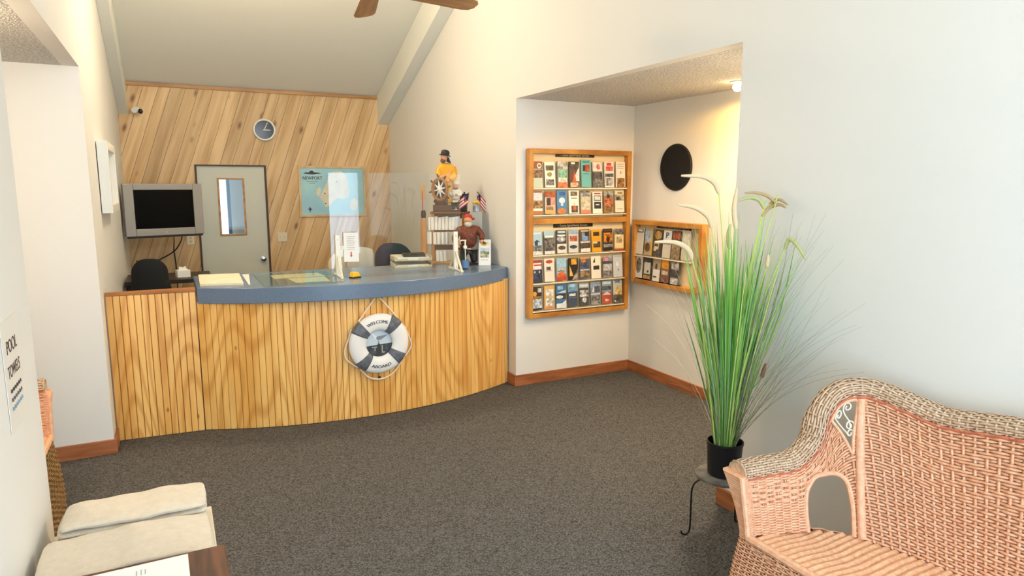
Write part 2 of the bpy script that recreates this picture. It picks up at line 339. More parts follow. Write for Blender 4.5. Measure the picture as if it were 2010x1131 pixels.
MB().prism(pf+[(2.69, 5.50), (.137, 5.50)], lambda a, b, d: (a, b, d), 0, .965).build('carcass', M_carc, ctr)
c2, R2, b0, b1 = arc(.138, 5.265, 2.695, 5.375, .385)
pt = [(c2.x+R2*math.cos(b0+(b1-b0)*i/N), c2.y+R2*math.sin(b0+(b1-b0)*i/N)) for i in range(N+1)]
MB().prism(pt+[(2.695, 5.98), (.138, 5.98)], lambda a, b, d: (a, b, d), .957, 1.072).build('countertop', M_lam, ctr, bevel=.005)
# gate panel on the left of the counter
gate = thing('counter_gate', 'flat grooved wood gate panel left of the curved counter', 'gate', (0, 0, 0))
gx0, gx1 = LX+.006, .128; ng = 13; gw = (gx1-gx0)/ng
gs = MB().box(-gw/2+.002, gw/2-.002, -.008, .008, .004, 1.045); gp = None
for i in range(ng):
    if gp is None: o = gp = gs.build('slat', M_slat, gate, bevel=.0022, seg=1)
    else: o = gp.copy(); C.objects.link(o)
    o.location = (gx0+gw*(i+.5), 5.325-.045*(i+.5)/ng, 0)
MB().add([(gx0, 5.326, 0), (gx1, 5.283, 0), (gx1, 5.355, 0), (gx0, 5.355, 0), (gx0, 5.326, 1.045), (gx1, 5.283, 1.045), (gx1, 5.355, 1.045), (gx0, 5.355, 1.045)], [(0, 1, 2, 3), (4, 5, 6, 7), (0, 1, 5, 4), (1, 2, 6, 5), (2, 3, 7, 6), (3, 0, 4, 7)]).build('back_panel', M_carc, gate)
MB().add([(gx0, 5.312, 1.045), (gx1+.002, 5.265, 1.045), (gx1+.002, 5.36, 1.045), (gx0, 5.36, 1.045), (gx0, 5.312, 1.068), (gx1+.002, 5.265, 1.068), (gx1+.002, 5.36, 1.068), (gx0, 5.36, 1.068)], [(0, 1, 2, 3), (4, 5, 6, 7), (0, 1, 5, 4), (1, 2, 6, 5), (2, 3, 7, 6), (3, 0, 4, 7)]).build('cap', M_capwood, gate, bevel=.003)
# life ring hung on the counter front
M_ringw = mat('ring_cloth', S(236, 232, 226), .55, bump=(60, .1, .004))
M_band = mat('charcoal_band', S(112, 114, 120), .5, noise=(40, S(82, 85, 92)))
M_rope = mat('white_cord', S(232, 214, 190), .8)
M_ink = mat('black_ink', S(22, 20, 22), .6)
ry = cen.y-math.sqrt(R*R-(1.383-cen.x)**2)-.012
ring = thing('life_ring', 'white and charcoal life ring reading WELCOME ABOARD hung on the counter', 'life ring', (1.380, ry-.004, .592), rz=.02)
rm, rt = .170, .066
b = MB(); nn, mm = 64, 16; vs = []
def rp(a, t, off=0.): return Vector(((rm+(rt+off)*math.cos(t))*math.cos(a), -(.030+off)*math.sin(t)-.034, (rm+(rt+off)*math.cos(t))*math.sin(a)))
for i in range(nn):
    for j in range(mm): vs.append(rp(2*PI*i/nn, 2*PI*j/mm))
b.add(vs, [(i*mm+j, ((i+1) % nn)*mm+j, ((i+1) % nn)*mm+(j+1) % mm, i*mm+(j+1) % mm) for i in range(nn) for j in range(mm)]).build('ring_body', M_ringw, ring, smooth=True)
for ac in (52, 142, 228, 322):
    b = MB(); vs = []; kk = 7
    for i in range(kk):
        for j in range(mm): vs.append(rp(math.radians(ac-12+24*i/(kk-1)), 2*PI*j/mm, .003))
    b.add(vs, [(i*mm+j, (i+1)*mm+j, (i+1)*mm+(j+1) % mm, i*mm+(j+1) % mm) for i in range(kk-1) for j in range(mm)])
    o = b.build('band', M_band, ring, smooth=True); s = o.modifiers.new('s', 'SOLIDIFY'); s.thickness = .003
def rop(a, r, y=-.012): return (r*math.cos(math.radians(a)), y, r*math.sin(math.radians(a)))
def smoothpath(P, n=6, closed=False):
    P = [Vector(p) for p in P]; out = []; k = len(P)
    for i in range(k-1):
        p0 = P[max(i-1, 0)]; p1 = P[i]; p2 = P[i+1]; p3 = P[min(i+2, k-1)]
        for j in range(n):
            t = j/n; out.append(.5*((2*p1)+(-p0+p2)*t+(2*p0-5*p1+4*p2-p3)*t*t+(-p0+3*p1-3*p2+p3)*t**3))
    out.append(P[-1]); return out
MB().tube([(-.155, -.025, .185), (-.004, -.010, .372)], .0065).tube([(.148, -.025, .195), (.006, -.010, .372)], .0065).build('hanging_cord', M_rope, ring, smooth=True)
MB().tube(smoothpath([rop(148, .245), rop(165, .238), rop(185, .262), rop(200, .275), rop(215, .255), rop(226, .245)]), .0068).build('grab_rope', M_rope, ring, smooth=True)
MB().tube(smoothpath([rop(232, .245), rop(252, .278), rop(270, .292), rop(288, .283), rop(305, .262), rop(318, .245)]), .0068).build('grab_rope', M_rope, ring, smooth=True)
MB().tube(smoothpath([rop(326, .245), rop(340, .262), rop(352, .270), rop(8, .246), rop(30, .240)]), .0068).build('grab_rope', M_rope, ring, smooth=True)
MB().ell((0, -.012, .374), (.010, .010, .008)).build('hook', M_darkedge, ring)
MB().ell((0, -.010, -.278), (.012, .006, .010)).build('peg', M_ink, ring, smooth=True)
# picture in the middle: gull on a post over dark harbour water
pr = .118
def disc(y, f0=0., f1=2*PI, zc=None, n=40):
    return [(pr*math.cos(f0+(f1-f0)*i/n), pr*math.sin(f0+(f1-f0)*i/n)) for i in range(n+(0 if abs(f1-f0-2*PI) < 1e-6 else 1))]
fl = lambda a, b_, d: (a, d, b_)
pic = MB().prism(disc(0), fl, -.012, -.020).build('picture', mat('pale_sky_print', S(196, 208, 216), .35), ring)
MB().prism(disc(0, PI+.16, 2*PI-.05), fl, -.0200, -.0215).build('water', mat('dark_water_print', S(52, 54, 60), .35, noise=(30, S(84, 88, 92))), ring)
M_gw = mat('gull_white', S(222, 226, 230), .4); M_gg = mat('gull_grey', S(128, 136, 144), .4)
gull = MB().prism([(-.058, .070), (-.050, .078), (-.038, .076), (-.028, .062), (-.005, .052), (.020, .044), (.012, .028), (-.008, .020), (-.026, .026), (-.038, .040), (-.044, .060)], fl, -.0205, -.0222).build('gull', M_gw, ring)
MB().prism([(-.016, .052), (.010, .056), (.070, .060), (.050, .046), (.018, .026), (-.012, .024), (-.020, .038)], fl, -.0222, -.0235).build('wing', M_gg, ring)
MB().box(-.004, .003, -.0222, -.0205, -.03, .02).build('leg', M_gg, ring)
MB().prism([(-.022, -.100), (.020, -.100), (.012, -.015), (0, .002), (-.012, -.012)], fl, -.0216, -.0228).build('piling', mat('piling_print', S(58, 60, 62), .4), ring)
M_dock = mat('dock_print', S(168, 168, 160), .4)
MB().prism([(.022, -.080), (.048, -.080), (.048, -.072), (.030, -.072), (.030, -.020), (.022, -.020)], fl, -.0215, -.0226).build('dock_ladder', M_dock, ring)
MB().prism([(-.055, -.026), (-.055, -.034), (-.035, -.034), (-.035, -.06), (-.028, -.06), (-.028, -.034), (-.015, -.034), (-.015, -.026)], fl, -.0215, -.0226).build('dock_detail', M_dock, ring)
def ringtext(word, rad, a_mid, size, up):
    vs, fs = text_mesh(word, size); s = .97 if up else 1.22
    def f(p):
        a = a_mid-p.x*s/rad*(1 if up else -1); r = rad+(p.y if up else -p.y)
        q = math.acos(max(-1, min(1, (r-rm)/rt))); return (r*math.cos(a), -.0345-.0315*math.sin(q), r*math.sin(a))
    b = MB()
    for dx in (-.0008, 0, .0008): b.add([f(Vector((p.x+dx, p.y, 0))) for p in vs], fs)
    return b.build('lettering', M_ink, ring)
ringtext('WELCOME', .165, PI/2+.10, .034, True); ringtext('ABOARD', .190, -PI/2+.03, .034, False)
# ------------------------------------------------------------------ wicker seats
def wickermat(name, c1, c2):
    return mat(name, c1, .5, noise=(55, c2), bump=(300, .25, .003))
M_wick = wickermat('wicker_peach', S(242, 190, 154), S(222, 156, 116))
M_wickrim = wickermat('wicker_straw', S(224, 194, 164), S(190, 156, 124))
M_wrap = wickermat('cane_wrap', S(240, 190, 154), S(226, 164, 126))
M_rod = wickermat('seat_cane', S(242, 194, 154), S(224, 162, 120))
M_scroll = mat('scroll_paint', S(226, 216, 198), .5)
def ribbons(rows, hw, th):
    """rows: list of (points kx3, normals kx3, side kx3): lens-section strips, returns V,F"""
    Vs = []; Fs = []; base = 0
    for P, Nn, Sd in rows:
        k = len(P)
        if k < 2: continue
        q = np.stack([P-Sd*hw, P+Nn*th, P+Sd*hw, P-Nn*th], 1).reshape(-1, 3); Vs.append(q)
        i = np.arange(k-1)[:, None]*4; j = np.arange(4)[None]; j2 = (j+1) % 4
        Fs.append((np.stack([i+j, i+j2, i+4+j2, i+4+j], -1).reshape(-1, 4))+base); base += 4*k
    return np.concatenate(Vs), np.concatenate(Fs)
def unit(a): return a/np.maximum(np.linalg.norm(a, axis=-1, keepdims=True), 1e-9)
def weave(name, surf, u0, u1, nst, nrow, m, parent, amp=.004, hw_row=.0047, hw_st=.0055, th=.0022, hole=None, diamond=None, spp=4):
    """surf(u,v)->(...,3); weavers run along u over and under nst stakes that run along v"""
    rows = []; e = 1e-3
    def frame(u, v):
        P = surf(u, v); du = unit(surf(u+e, v)-surf(u-e, v)); dv = unit(surf(u, v+e)-surf(u, v-e)); return P, unit(np.cross(du, dv)), du, dv
    us = np.linspace(u0, u1, nst*spp+1); si = np.arange(nst*spp+1)/spp
    for j in range(nrow):
        v = (j+.5)/nrow; vv = np.full_like(us, v); P, Nn, du, dv = frame(us, vv)
        if diamond is not None and diamond[0] < v < diamond[1]:
            d = diamond[2]; ph = np.floor(si+.5); par = (((ph+np.abs((j % (2*d))-d)) // 2) % 2)*2-1; disp = par*amp*np.abs(np.cos(PI*(si)))
        else: disp = amp*np.cos(PI*(si+j))
        P = P+Nn*disp[:, None]
        keep = np.ones(len(us), bool) if hole is None else ~hole(us, vv)
        s = 0
        while s < len(us):
            if not keep[s]: s += 1; continue
            t = s
            while t+1 < len(us) and keep[t+1]: t += 1
            if t-s >= 2: rows.append((P[s:t+1], Nn[s:t+1], dv[s:t+1]))
            s = t+1
    V, F = ribbons(rows, hw_row, th)
    st = []; vs = np.linspace(0, 1, max(8, nrow//2)+1)
    for i in range(nst+1):
        uu = np.full_like(vs, u0+(u1-u0)*i/nst); P, Nn, du, dv = frame(uu, vs)
        keep = np.ones(len(vs), bool) if hole is None else ~hole(uu, vs); s = 0
        while s < len(vs):
            if not keep[s]: s += 1; continue
            t = s
            while t+1 < len(vs) and keep[t+1]: t += 1
            if t-s >= 1: st.append((P[s:t+1], Nn[s:t+1], du[s:t+1]))
            s = t+1
    V2, F2 = ribbons(st, hw_st, th)
    o = numpy_mesh(name, np.concatenate([V, V2]), np.concatenate([F, F2+len(V)]), m, parent); o['kind'] = 'stuff'; return o
def hermite(F, u):
    u = np.asarray(u, float); n = len(F); us = F[:, 0]
    i = np.clip(np.searchsorted(us, u, side='right')-1, 0, n-2); i0 = np.clip(i-1, 0, n-1); i2 = i+1; i3 = np.clip(i+2, 0, n-1)
    h = (us[i2]-us[i])[..., None]; t = (u-us[i])[..., None]/h; p0, p1, p2, p3 = F[i0, 1:], F[i, 1:], F[i2, 1:], F[i3, 1:]
    m1 = np.where((i == i0)[..., None], (p2-p1)/h, (p2-p0)/np.maximum(us[i2]-us[i0], 1e-6)[..., None])*h
    m2 = np.where((i3 == i2)[..., None], (p2-p1)/h, (p3-p1)/np.maximum(us[i3]-us[i], 1e-6)[..., None])*h
    return (2*t**3-3*t**2+1)*p1+(t**3-2*t**2+t)*m1+(-2*t**3+3*t**2)*p2+(t**3-t**2)*m2
SK = [(0.0, (.000, .875), (.000, .925, .640)), (.10, (.105, .848), (.135, .912, .640)), (.20, (.215, .805), (.275, .888, .652)), (.265, (.290, .760), (.358, .868, .735)),
      (.33, (.355, .700), (.405, .865, .865)), (.39, (.380, .650), (.455, .842, .935)), (.45, (.400, .590), (.512, .790, .952)), (.55, (.430, .500), (.550, .670, .930)),
      (.66, (.455, .380), (.570, .520, .905)), (.80, (.480, .220), (.580, .300, .935)), (1.0, (.495, 0.), (.585, 0., .965))]
def inpoly(poly, U, V):
    r = np.zeros(np.shape(U), bool); n = len(poly)
    for i in range(n):
        x0, y0 = poly[i]; x1, y1 = poly[(i+1) % n]
        c = ((y0 > V) != (y1 > V)) & (U < (x1-x0)*(V-y0)/((y1-y0) if abs(y1-y0) > 1e-9 else 1e-9)+x0); r ^= c
    return r
ARCH = [(.212, -.02), (.208, .35), (.213, .58), (.226, .68), (.243, .715), (.275, .64), (.31, .545), (.338, .46), (.353, .37), (.355, .2), (.340, -.02)]
TEAR = [(.328, .955), (.345, .97), (.372, .974), (.398, .970), (.423, .957), (.415, .86), (.405, .78), (.394, .68), (.386, .60), (.373, .68), (.355, .79), (.336, .90)]
def wicker_seat(name, label, cat, loc, rz, keys, fine=True, skirtmat=None):
    t = thing(name, label, cat, loc, rz)
    L = list(keys)+[(2-u, (bx[0], -bx[1]), (tx[0], -tx[1], tx[2])) for u, bx, tx in reversed(keys[:-1])]
    F = np.array([[u, bx[0], bx[1], .42, *tx] for u, bx, tx in L])
    def surf(u, v):
        q = hermite(F, u); bq, tq = q[..., :3], q[..., 3:]; v = np.asarray(v)[..., None]; P = bq+(tq-bq)*v; return P
    def hole(u, v):
        uu = np.where(u > 1, 2-u, u); return inpoly(ARCH, uu, v) | inpoly(TEAR, uu, v)
    n = 72 if fine else 40; nr = 46 if fine else 30
    uu = np.linspace(0, 2, 600); ln = np.concatenate([[0], np.cumsum(np.linalg.norm(np.diff(surf(uu, np.full_like(uu, .5)), axis=0), axis=1))]); ln /= ln[-1]
    def sarc(s, v): return surf(np.interp(s, ln, uu), v)
    def harc(s, v): return hole(np.interp(s, ln, uu), v)
    weave('back_weave', sarc, .001, .999, n, nr, M_wick, t, hole=harc, diamond=(.52, .86, 6), amp=.0046, hw_row=.0056, hw_st=.0062)
    # wrapped frames round the openings, mirrored on the other arm
    def off(u, v, d=0.):
        u = np.asarray(u, float); v = np.asarray(v, float); e = 1e-3
        P = surf(u, v); nn = unit(np.cross(unit(surf(u+e, v)-surf(u-e, v)), unit(surf(u, v+e)-surf(u, v-e)))); return P+nn*d
    def dens(poly, close):
        P = [Vector((a, b_, 0)) for a, b_ in poly]; P = P+[P[0]] if close else P
        return [(q.x, q.y) for q in smoothpath(P, 4)]
    for mir in (False, True):
        fm = (lambda u: 2-u) if mir else (lambda u: u)
        pa = [tuple(off(fm(a), max(b_, 0.))) for a, b_ in dens(ARCH, False)]
        MB().tube(pa, .010, 8).build('arch_frame', M_wrap, t, smooth=True)
        pa = [tuple(off(fm(a), b_)) for a, b_ in dens(TEAR, True)]
        MB().tube(pa, .0065, 8).build('opening_frame', M_wrap, t, smooth=True)
        # wrapped uprights beside the openings, inner corner of the back
        pa = [tuple(off(fm(.374+.060*q), q*.97)) for q in np.linspace(0, 1, 12)]
        MB().tube(pa, [.0165]*12, 10).build('corner_post', M_wrap, t, smooth=True)
        # scroll ornament
        def sc(cu, cv, r, a_0, turns, sgn=1):
            out = []
            for k in range(18):
                q = k/17; a = a_0+sgn*turns*2*PI*q; rr_ = r*(1-.72*q); out.append((cu+rr_*.42*math.cos(a), cv+rr_*math.sin(a)))
            return out
        ob = MB()
        for path in ([(.383, .735), (.366, .80), (.352, .87), (.345, .915)]+sc(.3575, .920, .035, PI, 1.2, -1),
                     [(.392, .78), (.391, .83), (.380, .885), (.376, .925)]+sc(.392, .930, .036, PI, 1.2, -1),
                     sc(.3895, .80, .036, -.4, 1.25, 1)+[], sc(.387, .745, .032, -.9, 1.2, 1)):
            ob.tube([tuple(off(fm(a), b_, .0)) for a, b_ in path], .0032, 6)
        ob.build('scroll_ornament', M_scroll, t, smooth=True)
    # rolled rim along the top, its own straw colour
    def rim(u, v):
        u = np.asarray(u, float); e = 2e-3; q = hermite(F, u); tp = q[..., 3:]
        tg = hermite(F, np.clip(u+e, 0, 2))[..., 3:]-hermite(F, np.clip(u-e, 0, 2))[..., 3:]; tg = unit(tg)
        out = np.stack([-tg[..., 1], tg[..., 0], 0*tg[..., 0]], -1); out = unit(out)
        up = unit(np.cross(tg, out)); sg = np.sign(up[..., 2:3]); sg[sg == 0] = 1; up = up*sg
        a = np.asarray(v)[..., None]*2*PI
        c = tp+out*.044+up*.018
        wv = .050
        return c+out*wv*np.cos(a)+up*.040*np.sin(a)
    mid = rim(np.array([1.0]), np.array([0.]))[0]; cen_ = hermite(F, np.array([1.0]))[0, 3:]
    flip = 1 if (mid-cen_)[0] > 0 else -1
    rim2 = rim if flip > 0 else (lambda u, v: rim_flip(u, v))
    def rim_flip(u, v):
        q = hermite(F, np.asarray(u, float)); tp = q[..., 3:]; return 2*(tp)-rim(u, v)+0
    def rarc(s, v): return rim2(np.interp(s, ln, uu), v)
    weave('rolled_rim', rarc, 0.0, 1.0, 96 if fine else 50, 26 if fine else 18, M_wickrim, t, amp=.003, hw_row=.0052, hw_st=.006, th=.002)
    core = MB(); ks = np.linspace(0, 1, 61); vs = []
    for s in ks:
        c0 = np.mean([rarc(np.array([s]), np.array([q]))[0] for q in np.linspace(0, 1, 12, endpoint=False)], axis=0)
        for q in np.linspace(0, 1, 12, endpoint=False): vs.append(c0+(rarc(np.array([s]), np.array([q]))[0]-c0)*.93)
    fs = [(i*12+j, i*12+(j+1) % 12, (i+1)*12+(j+1) % 12, (i+1)*12+j) for i in range(60) for j in range(12)]+[tuple(range(12)), tuple(range(720, 732))]
    core.add(vs, fs).build('rim_core', M_wickrim, t, smooth=True)
    # piping under the rim
    MB().tube([tuple(surf(np.array([a]), np.array([.985]))[0]) for a in np.linspace(0, 2, 120)], .0075, 6).build('rim_piping', wick_pipe, t, smooth=True)
    # arm front posts: wrapped, narrowing to the seat
    yb, yt = keys[0][1][1], keys[0][2][1]
    for sg in (1, -1):
        b = MB(); nz = 26
        for k in range(nz):
            z0 = .41+(.655-.41)*k/nz; z1 = .41+(.655-.41)*(k+.86)/nz; q0, q1 = k/nz, (k+.86)/nz
            vs = []
            for z, q in ((z0, q0), (z1, q1)):
                yi = yb+(yt-yb)*q-.012; yo = yi+.070+.048*q*q; xf = -.020-.012*q*q
                for x, y in ((xf+.012, yi), (xf, yi+.012), (xf, yo-.014), (xf+.014, yo), (.085, yo), (.085, yi+.03)): vs.append((x, sg*y, z))
            b.add(vs, [(0, 1, 2, 3, 4, 5), (6, 7, 8, 9, 10, 11)]+[(i, (i+1) % 6, 6+(i+1) % 6, 6+i) for i in range(6)])
        b.build('arm_post', M_wrap, t, bevel=.0015, seg=1)
        pa = [(-.022, sg*(yb-.01+(yt-yb)*q+.008), .41+.24*q) for q in np.linspace(0, 1, 8)]
        MB().tube(pa, .011, 8).build('post_edge', M_wrap, t, smooth=True)
    # seat: one wrapped cane rod per object, running front to back
    hw = keys[0][1][1]; ys = np.arange(-hw+.012, hw-.005, .0295); un = np.linspace(0, 2, 400); Pb = surf(un, np.zeros_like(un))
    for k, y in enumerate(ys):
        c = Pb[(np.abs(Pb[:, 1]-y) < .03)]; xe = c[:, 0].max()-.004
        xs = np.linspace(-.012, xe, 12); pa = [(x, y, .412+.010*math.sin(PI*min(max((x+.02)/.5, 0), 1))*-1.+.0035*math.sin(x*24+k*.0)) for x in xs]
        MB().tube(pa, .0158, 8).build('seat_rod', M_rod, t, smooth=True)
    MB().box(.01, .33, -hw+.05, hw-.05, .385, .398).build('seat_board', M_wick, t)
    MB().tube([(-.018, y, .418) for y in np.linspace(-hw, hw, 30)], .017, 8).build('seat_edge', M_wrap, t, smooth=True)
    # skirt round front and sides
    pl_ = [(.46, hw*.55), (.36, hw*.86), (.20, hw+.03), (.05, hw+.062), (.0, hw+.055), (-.022, hw-.02), (-.028, hw*.5), (-.028, 0), (-.028, -hw*.5), (-.022, -hw+.02), (.0, -hw-.055), (.05, -hw-.062), (.20, -hw-.03), (.36, -hw*.86), (.46, -hw*.55)]
    sp = np.array([(q.x, q.y) for q in smoothpath([Vector((a, b_, 0)) for a, b_ in pl_], 10)])
    dl = np.concatenate([[0], np.cumsum(np.linalg.norm(np.diff(sp, axis=0), axis=1))]); tot = dl[-1]; dl /= tot
    def skirt(s, v):
        x = np.interp(s, dl, sp[:, 0]); y = np.interp(s, dl, sp[:, 1]); v = np.asarray(v); fl_ = .045*(1-v)**1.3+.012*np.sin(PI*v)
        cx_, cy_ = .2, 0.; d = unit(np.stack([np.where(x < .02, -1., (x-cx_)*.2), np.where(np.abs(y) > hw*.7, np.sign(y), 0.)], -1))
        return np.stack([x+d[..., 0]*fl_, y+d[..., 1]*fl_, .05+.36*v], -1)
    weave('skirt_weave', skirt, 0.002, .998, int(tot/.032), 38 if fine else 24, skirtmat or M_wick, t, amp=.0042, hw_row=.0046)
    for x, y in ((.03, hw-.03), (.03, -hw+.03), (.40, hw*.6), (.40, -hw*.6)):
        MB().tube([(x, y, 0), (x, y, .41)], .018, 10).build('leg', M_wrap, t, smooth=True)
    return t
wick_pipe = wickermat('rim_braid', S(206, 124, 92), S(176, 96, 66))
wicker_seat('wicker_sofa', 'peach wicker sofa with a straw coloured rolled rim against the right wall', 'sofa', (1.975, .90, 0), 0., SK)
CK = [(u, (bx[0], bx[1]*.40 if u > .44 else bx[1]-.525+.0), (tx[0], tx[1]*.42 if u > .44 else tx[1]-.525, tx[2])) for u, bx, tx in SK]
CK = [(u, (bx[0], .35*math.cos(min(u, 1)*PI/2)**.6 if u < 1 else 0.), (tx[0], .40*math.cos(min(u, 1)*PI/2)**.6 if u < 1 else 0., tx[2]+.03)) for u, bx, tx in SK]
wicker_seat('wicker_armchair', 'wicker armchair half hidden in the left nook beside the towel stand', 'armchair', (-.690, 3.98, 0), PI, CK, fine=False, skirtmat=wickermat('wicker_brown', S(178, 138, 84), S(132, 92, 48)))
# ------------------------------------------------------------------ plant on its stand
M_iron = mat('black_iron', S(20, 20, 22), .5, .3)
M_plate = mat('slate_plate', S(120, 116, 108), .6, noise=(20, S(84, 80, 76)))
px, py = 2.445, 2.405
st = thing('plant_stand', 'low black wire plant stand with a round grey top beside the sofa', 'plant stand', (px, py, 0))
MB().lathe([(.132, .318), (.140, .322), (.140, .334), (.134, .338)], 40).build('top_plate', M_plate, st, smooth=True)
for a, bx_, by_ in ((0, -.147, .075), (0, .125, .043), (0, .02, -.15)):
    d = Vector((bx_, by_, 0)); n = d.normalized()
    MB().tube(smoothpath([n*.02+Vector((0, 0, .312)), n*.09+Vector((0, 0, .312)), n*.135+Vector((0, 0, .295)), n*.158+Vector((0, 0, .25)), n*.160+Vector((0, 0, .12)), n*.162+Vector((0, 0, .03)), n*.178+Vector((0, 0, .006)), n*.20+Vector((0, 0, .008)), n*.205+Vector((0, 0, .022))]), .0048, 8).build('leg', M_iron, st, smooth=True)
MB().tube([(.11*math.cos(2*PI*i/40), .11*math.sin(2*PI*i/40), .312) for i in range(40)], .004, 6, closed=True).build('support_ring', M_iron, st, smooth=True)
b = MB().tube(smoothpath([(.10, -.06, .312), (.17, -.03, .36), (.20, .0, .33), (.175, .01, .29)]), .0035, 6).build('wire_curl', M_iron, st, smooth=True)
pl = thing('potted_grass', 'tall artificial foxtail grass in a black pot on the wire stand', 'plant', (px, py, .339))
MB().lathe([(.074, 0), (.080, .004), (.088, .16), (.092, .164), (.092, .176), (.086, .176), (.083, .150), (.0, .150)], 36, cap=False).build('pot', mat('black_pot', S(22, 22, 24), .4), pl, smooth=True)
MB().lathe([(.0, .150), (.083, .150), (.083, .1495), (.0, .1495)], 24, cap=False).build('soil', mat('dark_moss', S(52, 60, 30), .9), pl)
greens = [leafmat('blade_green_%s' % k, c) for k, c in (('bright', S(170, 214, 104)), ('mid', S(138, 198, 86)), ('deep', S(90, 160, 72)), ('lime', S(212, 228, 132)), ('blue', S(136, 190, 132)))]
rg = random.Random(11)
WX = 2.655-px
def grasspath(az, H, lean, curl, n=9):
    """base in the pot, rising, leaning out; kept in front of the wall"""
    r0 = rg.uniform(0, .055); d = Vector((math.cos(az), math.sin(az), 0)); P = []
    for i in range(n):
        q = i/(n-1); r = r0+lean*(q**1.08)+curl*q**3; z = .15+H*q-curl*.35*q**4
        p = d*r+Vector((0, 0, z))
        if p.x > WX-.01: p.x = WX-.01-(p.x-WX)*.05
        P.append(p)
    return P
def blade(path, wdt, m, face):
    k = len(path); vs = []
    for i, p in enumerate(path):
        q = i/(k-1); ww = wdt*(.75+.5*q)*(1-q**3.2)+.0004
        t = (path[min(i+1, k-1)]-path[max(i-1, 0)]).normalized(); s = face-t*face.dot(t); s = s.normalized(); nn = t.cross(s)
        vs += [p-s*ww+nn*ww*.35, p-nn*.0002, p+s*ww+nn*ww*.35, p+nn*.0006]
    fs = []
    for i in range(k-1):
        for j in range(4): a = i*4; fs.append((a+j, a+(j+1) % 4, a+4+(j+1) % 4, a+4+j))
    b = MB().add(vs, fs); return b.build('blade', m, pl, smooth=False)
for i in range(290):
    az = rg.uniform(0, 2*PI); H = rg.choice((1., 1.05, 1.15, .9, .75))*rg.uniform(.74, 1.04); lean = (abs(rg.gauss(0, .13))+.02)*H
    face = Vector((math.cos(az+PI/2+rg.uniform(-.9, .9)), math.sin(az+PI/2+rg.uniform(-.9, .9)), 0))
    blade(grasspath(az, H, min(lean, .30), rg.uniform(0, .03)), rg.uniform(.0030, .0058), greens[rg.choices(range(5), (5, 5, 2.5, 4, 3))[0]], face)
# fine wiry stems, too thin to pick apart
hair = MB(); hair2 = MB()
for i in range(120):
    az = rg.choice((rg.uniform(-2.2, -.3), rg.uniform(0, 2*PI), rg.uniform(-1.9, -.8))); H = rg.uniform(.55, 1.22)
    if i % 4 == 0: az = rg.uniform(2.2, 3.6)
    P = grasspath(az, H, rg.uniform(.12, .48)*(1.15-.3*H)*(.55 if i % 4 == 0 else 1.), rg.uniform(0, .22), 10)
    (hair if i % 4 else hair2).tube(P, [.0013*(1-.75*q/9) for q in range(10)], 4)
o = hair.build('wiry_stems', mat('wiry_stem', S(140, 136, 112), .7), pl); o['kind'] = 'stuff'
o = hair2.build('pale_stems', mat('pale_stem', S(214, 202, 160), .7), pl); o['kind'] = 'stuff'
M_plm = [mat('plume_cream', S(242, 214, 172), .95, bump=(500, .8, .004)), mat('plume_tan', S(200, 168, 120), .95, bump=(500, .8, .004)), mat('plume_green', S(200, 200, 136), .95, bump=(500, .8, .004)), mat('plume_rust', S(150, 92, 60), .95)]
PLUMES = [([(2.366, 2.447, 1.762), (2.346, 2.457, 1.811), (2.295, 2.483, 1.842), (2.201, 2.531, 1.847)], .0125, 0), ([(2.342, 2.46, 1.596), (2.324, 2.469, 1.652), (2.268, 2.497, 1.694), (2.191, 2.537, 1.709)], .0125, 0),
    ([(2.262, 2.501, 1.442), (2.242, 2.51, 1.492), (2.186, 2.539, 1.526), (2.097, 2.584, 1.529)], .0130, 0), ([(2.448, 2.406, 1.591), (2.435, 2.412, 1.689), (2.443, 2.408, 1.792)], .0125, 0),
    ([(2.424, 2.418, 1.492), (2.416, 2.422, 1.566), (2.423, 2.418, 1.616)], .011, 2), ([(2.564, 2.346, 1.689), (2.54, 2.359, 1.733), (2.496, 2.381, 1.743), (2.451, 2.404, 1.726)], .010, 2),
    ([(2.576, 2.34, 1.677), (2.596, 2.33, 1.719), (2.6, 2.289, 1.734), (2.6, 2.24, 1.711)], .009, 1), ([(2.555, 2.351, 1.652), (2.586, 2.335, 1.694), (2.6, 2.288, 1.71), (2.6, 2.248, 1.696)], .009, 1),
    ([(2.59, 2.30, 1.72), (2.56, 2.33, 1.752), (2.52, 2.36, 1.766), (2.47, 2.385, 1.765)], .008, 1),
    ([(2.6, 2.242, 1.499), (2.6, 2.216, 1.549), (2.6, 2.171, 1.524), (2.6, 2.118, 1.462)], .010, 2), ([(2.59, 2.333, 1.404), (2.593, 2.332, 1.437), (2.593, 2.331, 1.467)], .011, 0), ([(2.596, 2.33, 0.845), (2.6, 2.324, 0.883), (2.6, 2.314, 0.922)], .010, 3)]
base0 = Vector((px, py, .339))
for P, r, mi in PLUMES:
    pa = smoothpath(P, 7); k = len(pa)
    rad = [r*min(1., .55+q*3.)*(1-max(0, q-.45)**1.6*2.2*.75) for q in [i/(k-1) for i in range(k)]]
    MB().tube([p-base0 for p in pa], rad, 10).build('plume', M_plm[mi], pl, smooth=True)
    foot = base0+Vector((rg.uniform(-.03, .03), rg.uniform(-.03, .03), .15)); b0 = Vector(P[0]); mid = foot*.45+b0*.55; mid.x += (base0.x-mid.x)*.35; mid.y += (base0.y-mid.y)*.35
    MB().tube([p-base0 for p in smoothpath([foot, mid, b0, pa[1]], 5)], .0028, 6).build('stalk', greens[3 if mi != 3 else 1], pl, smooth=True)
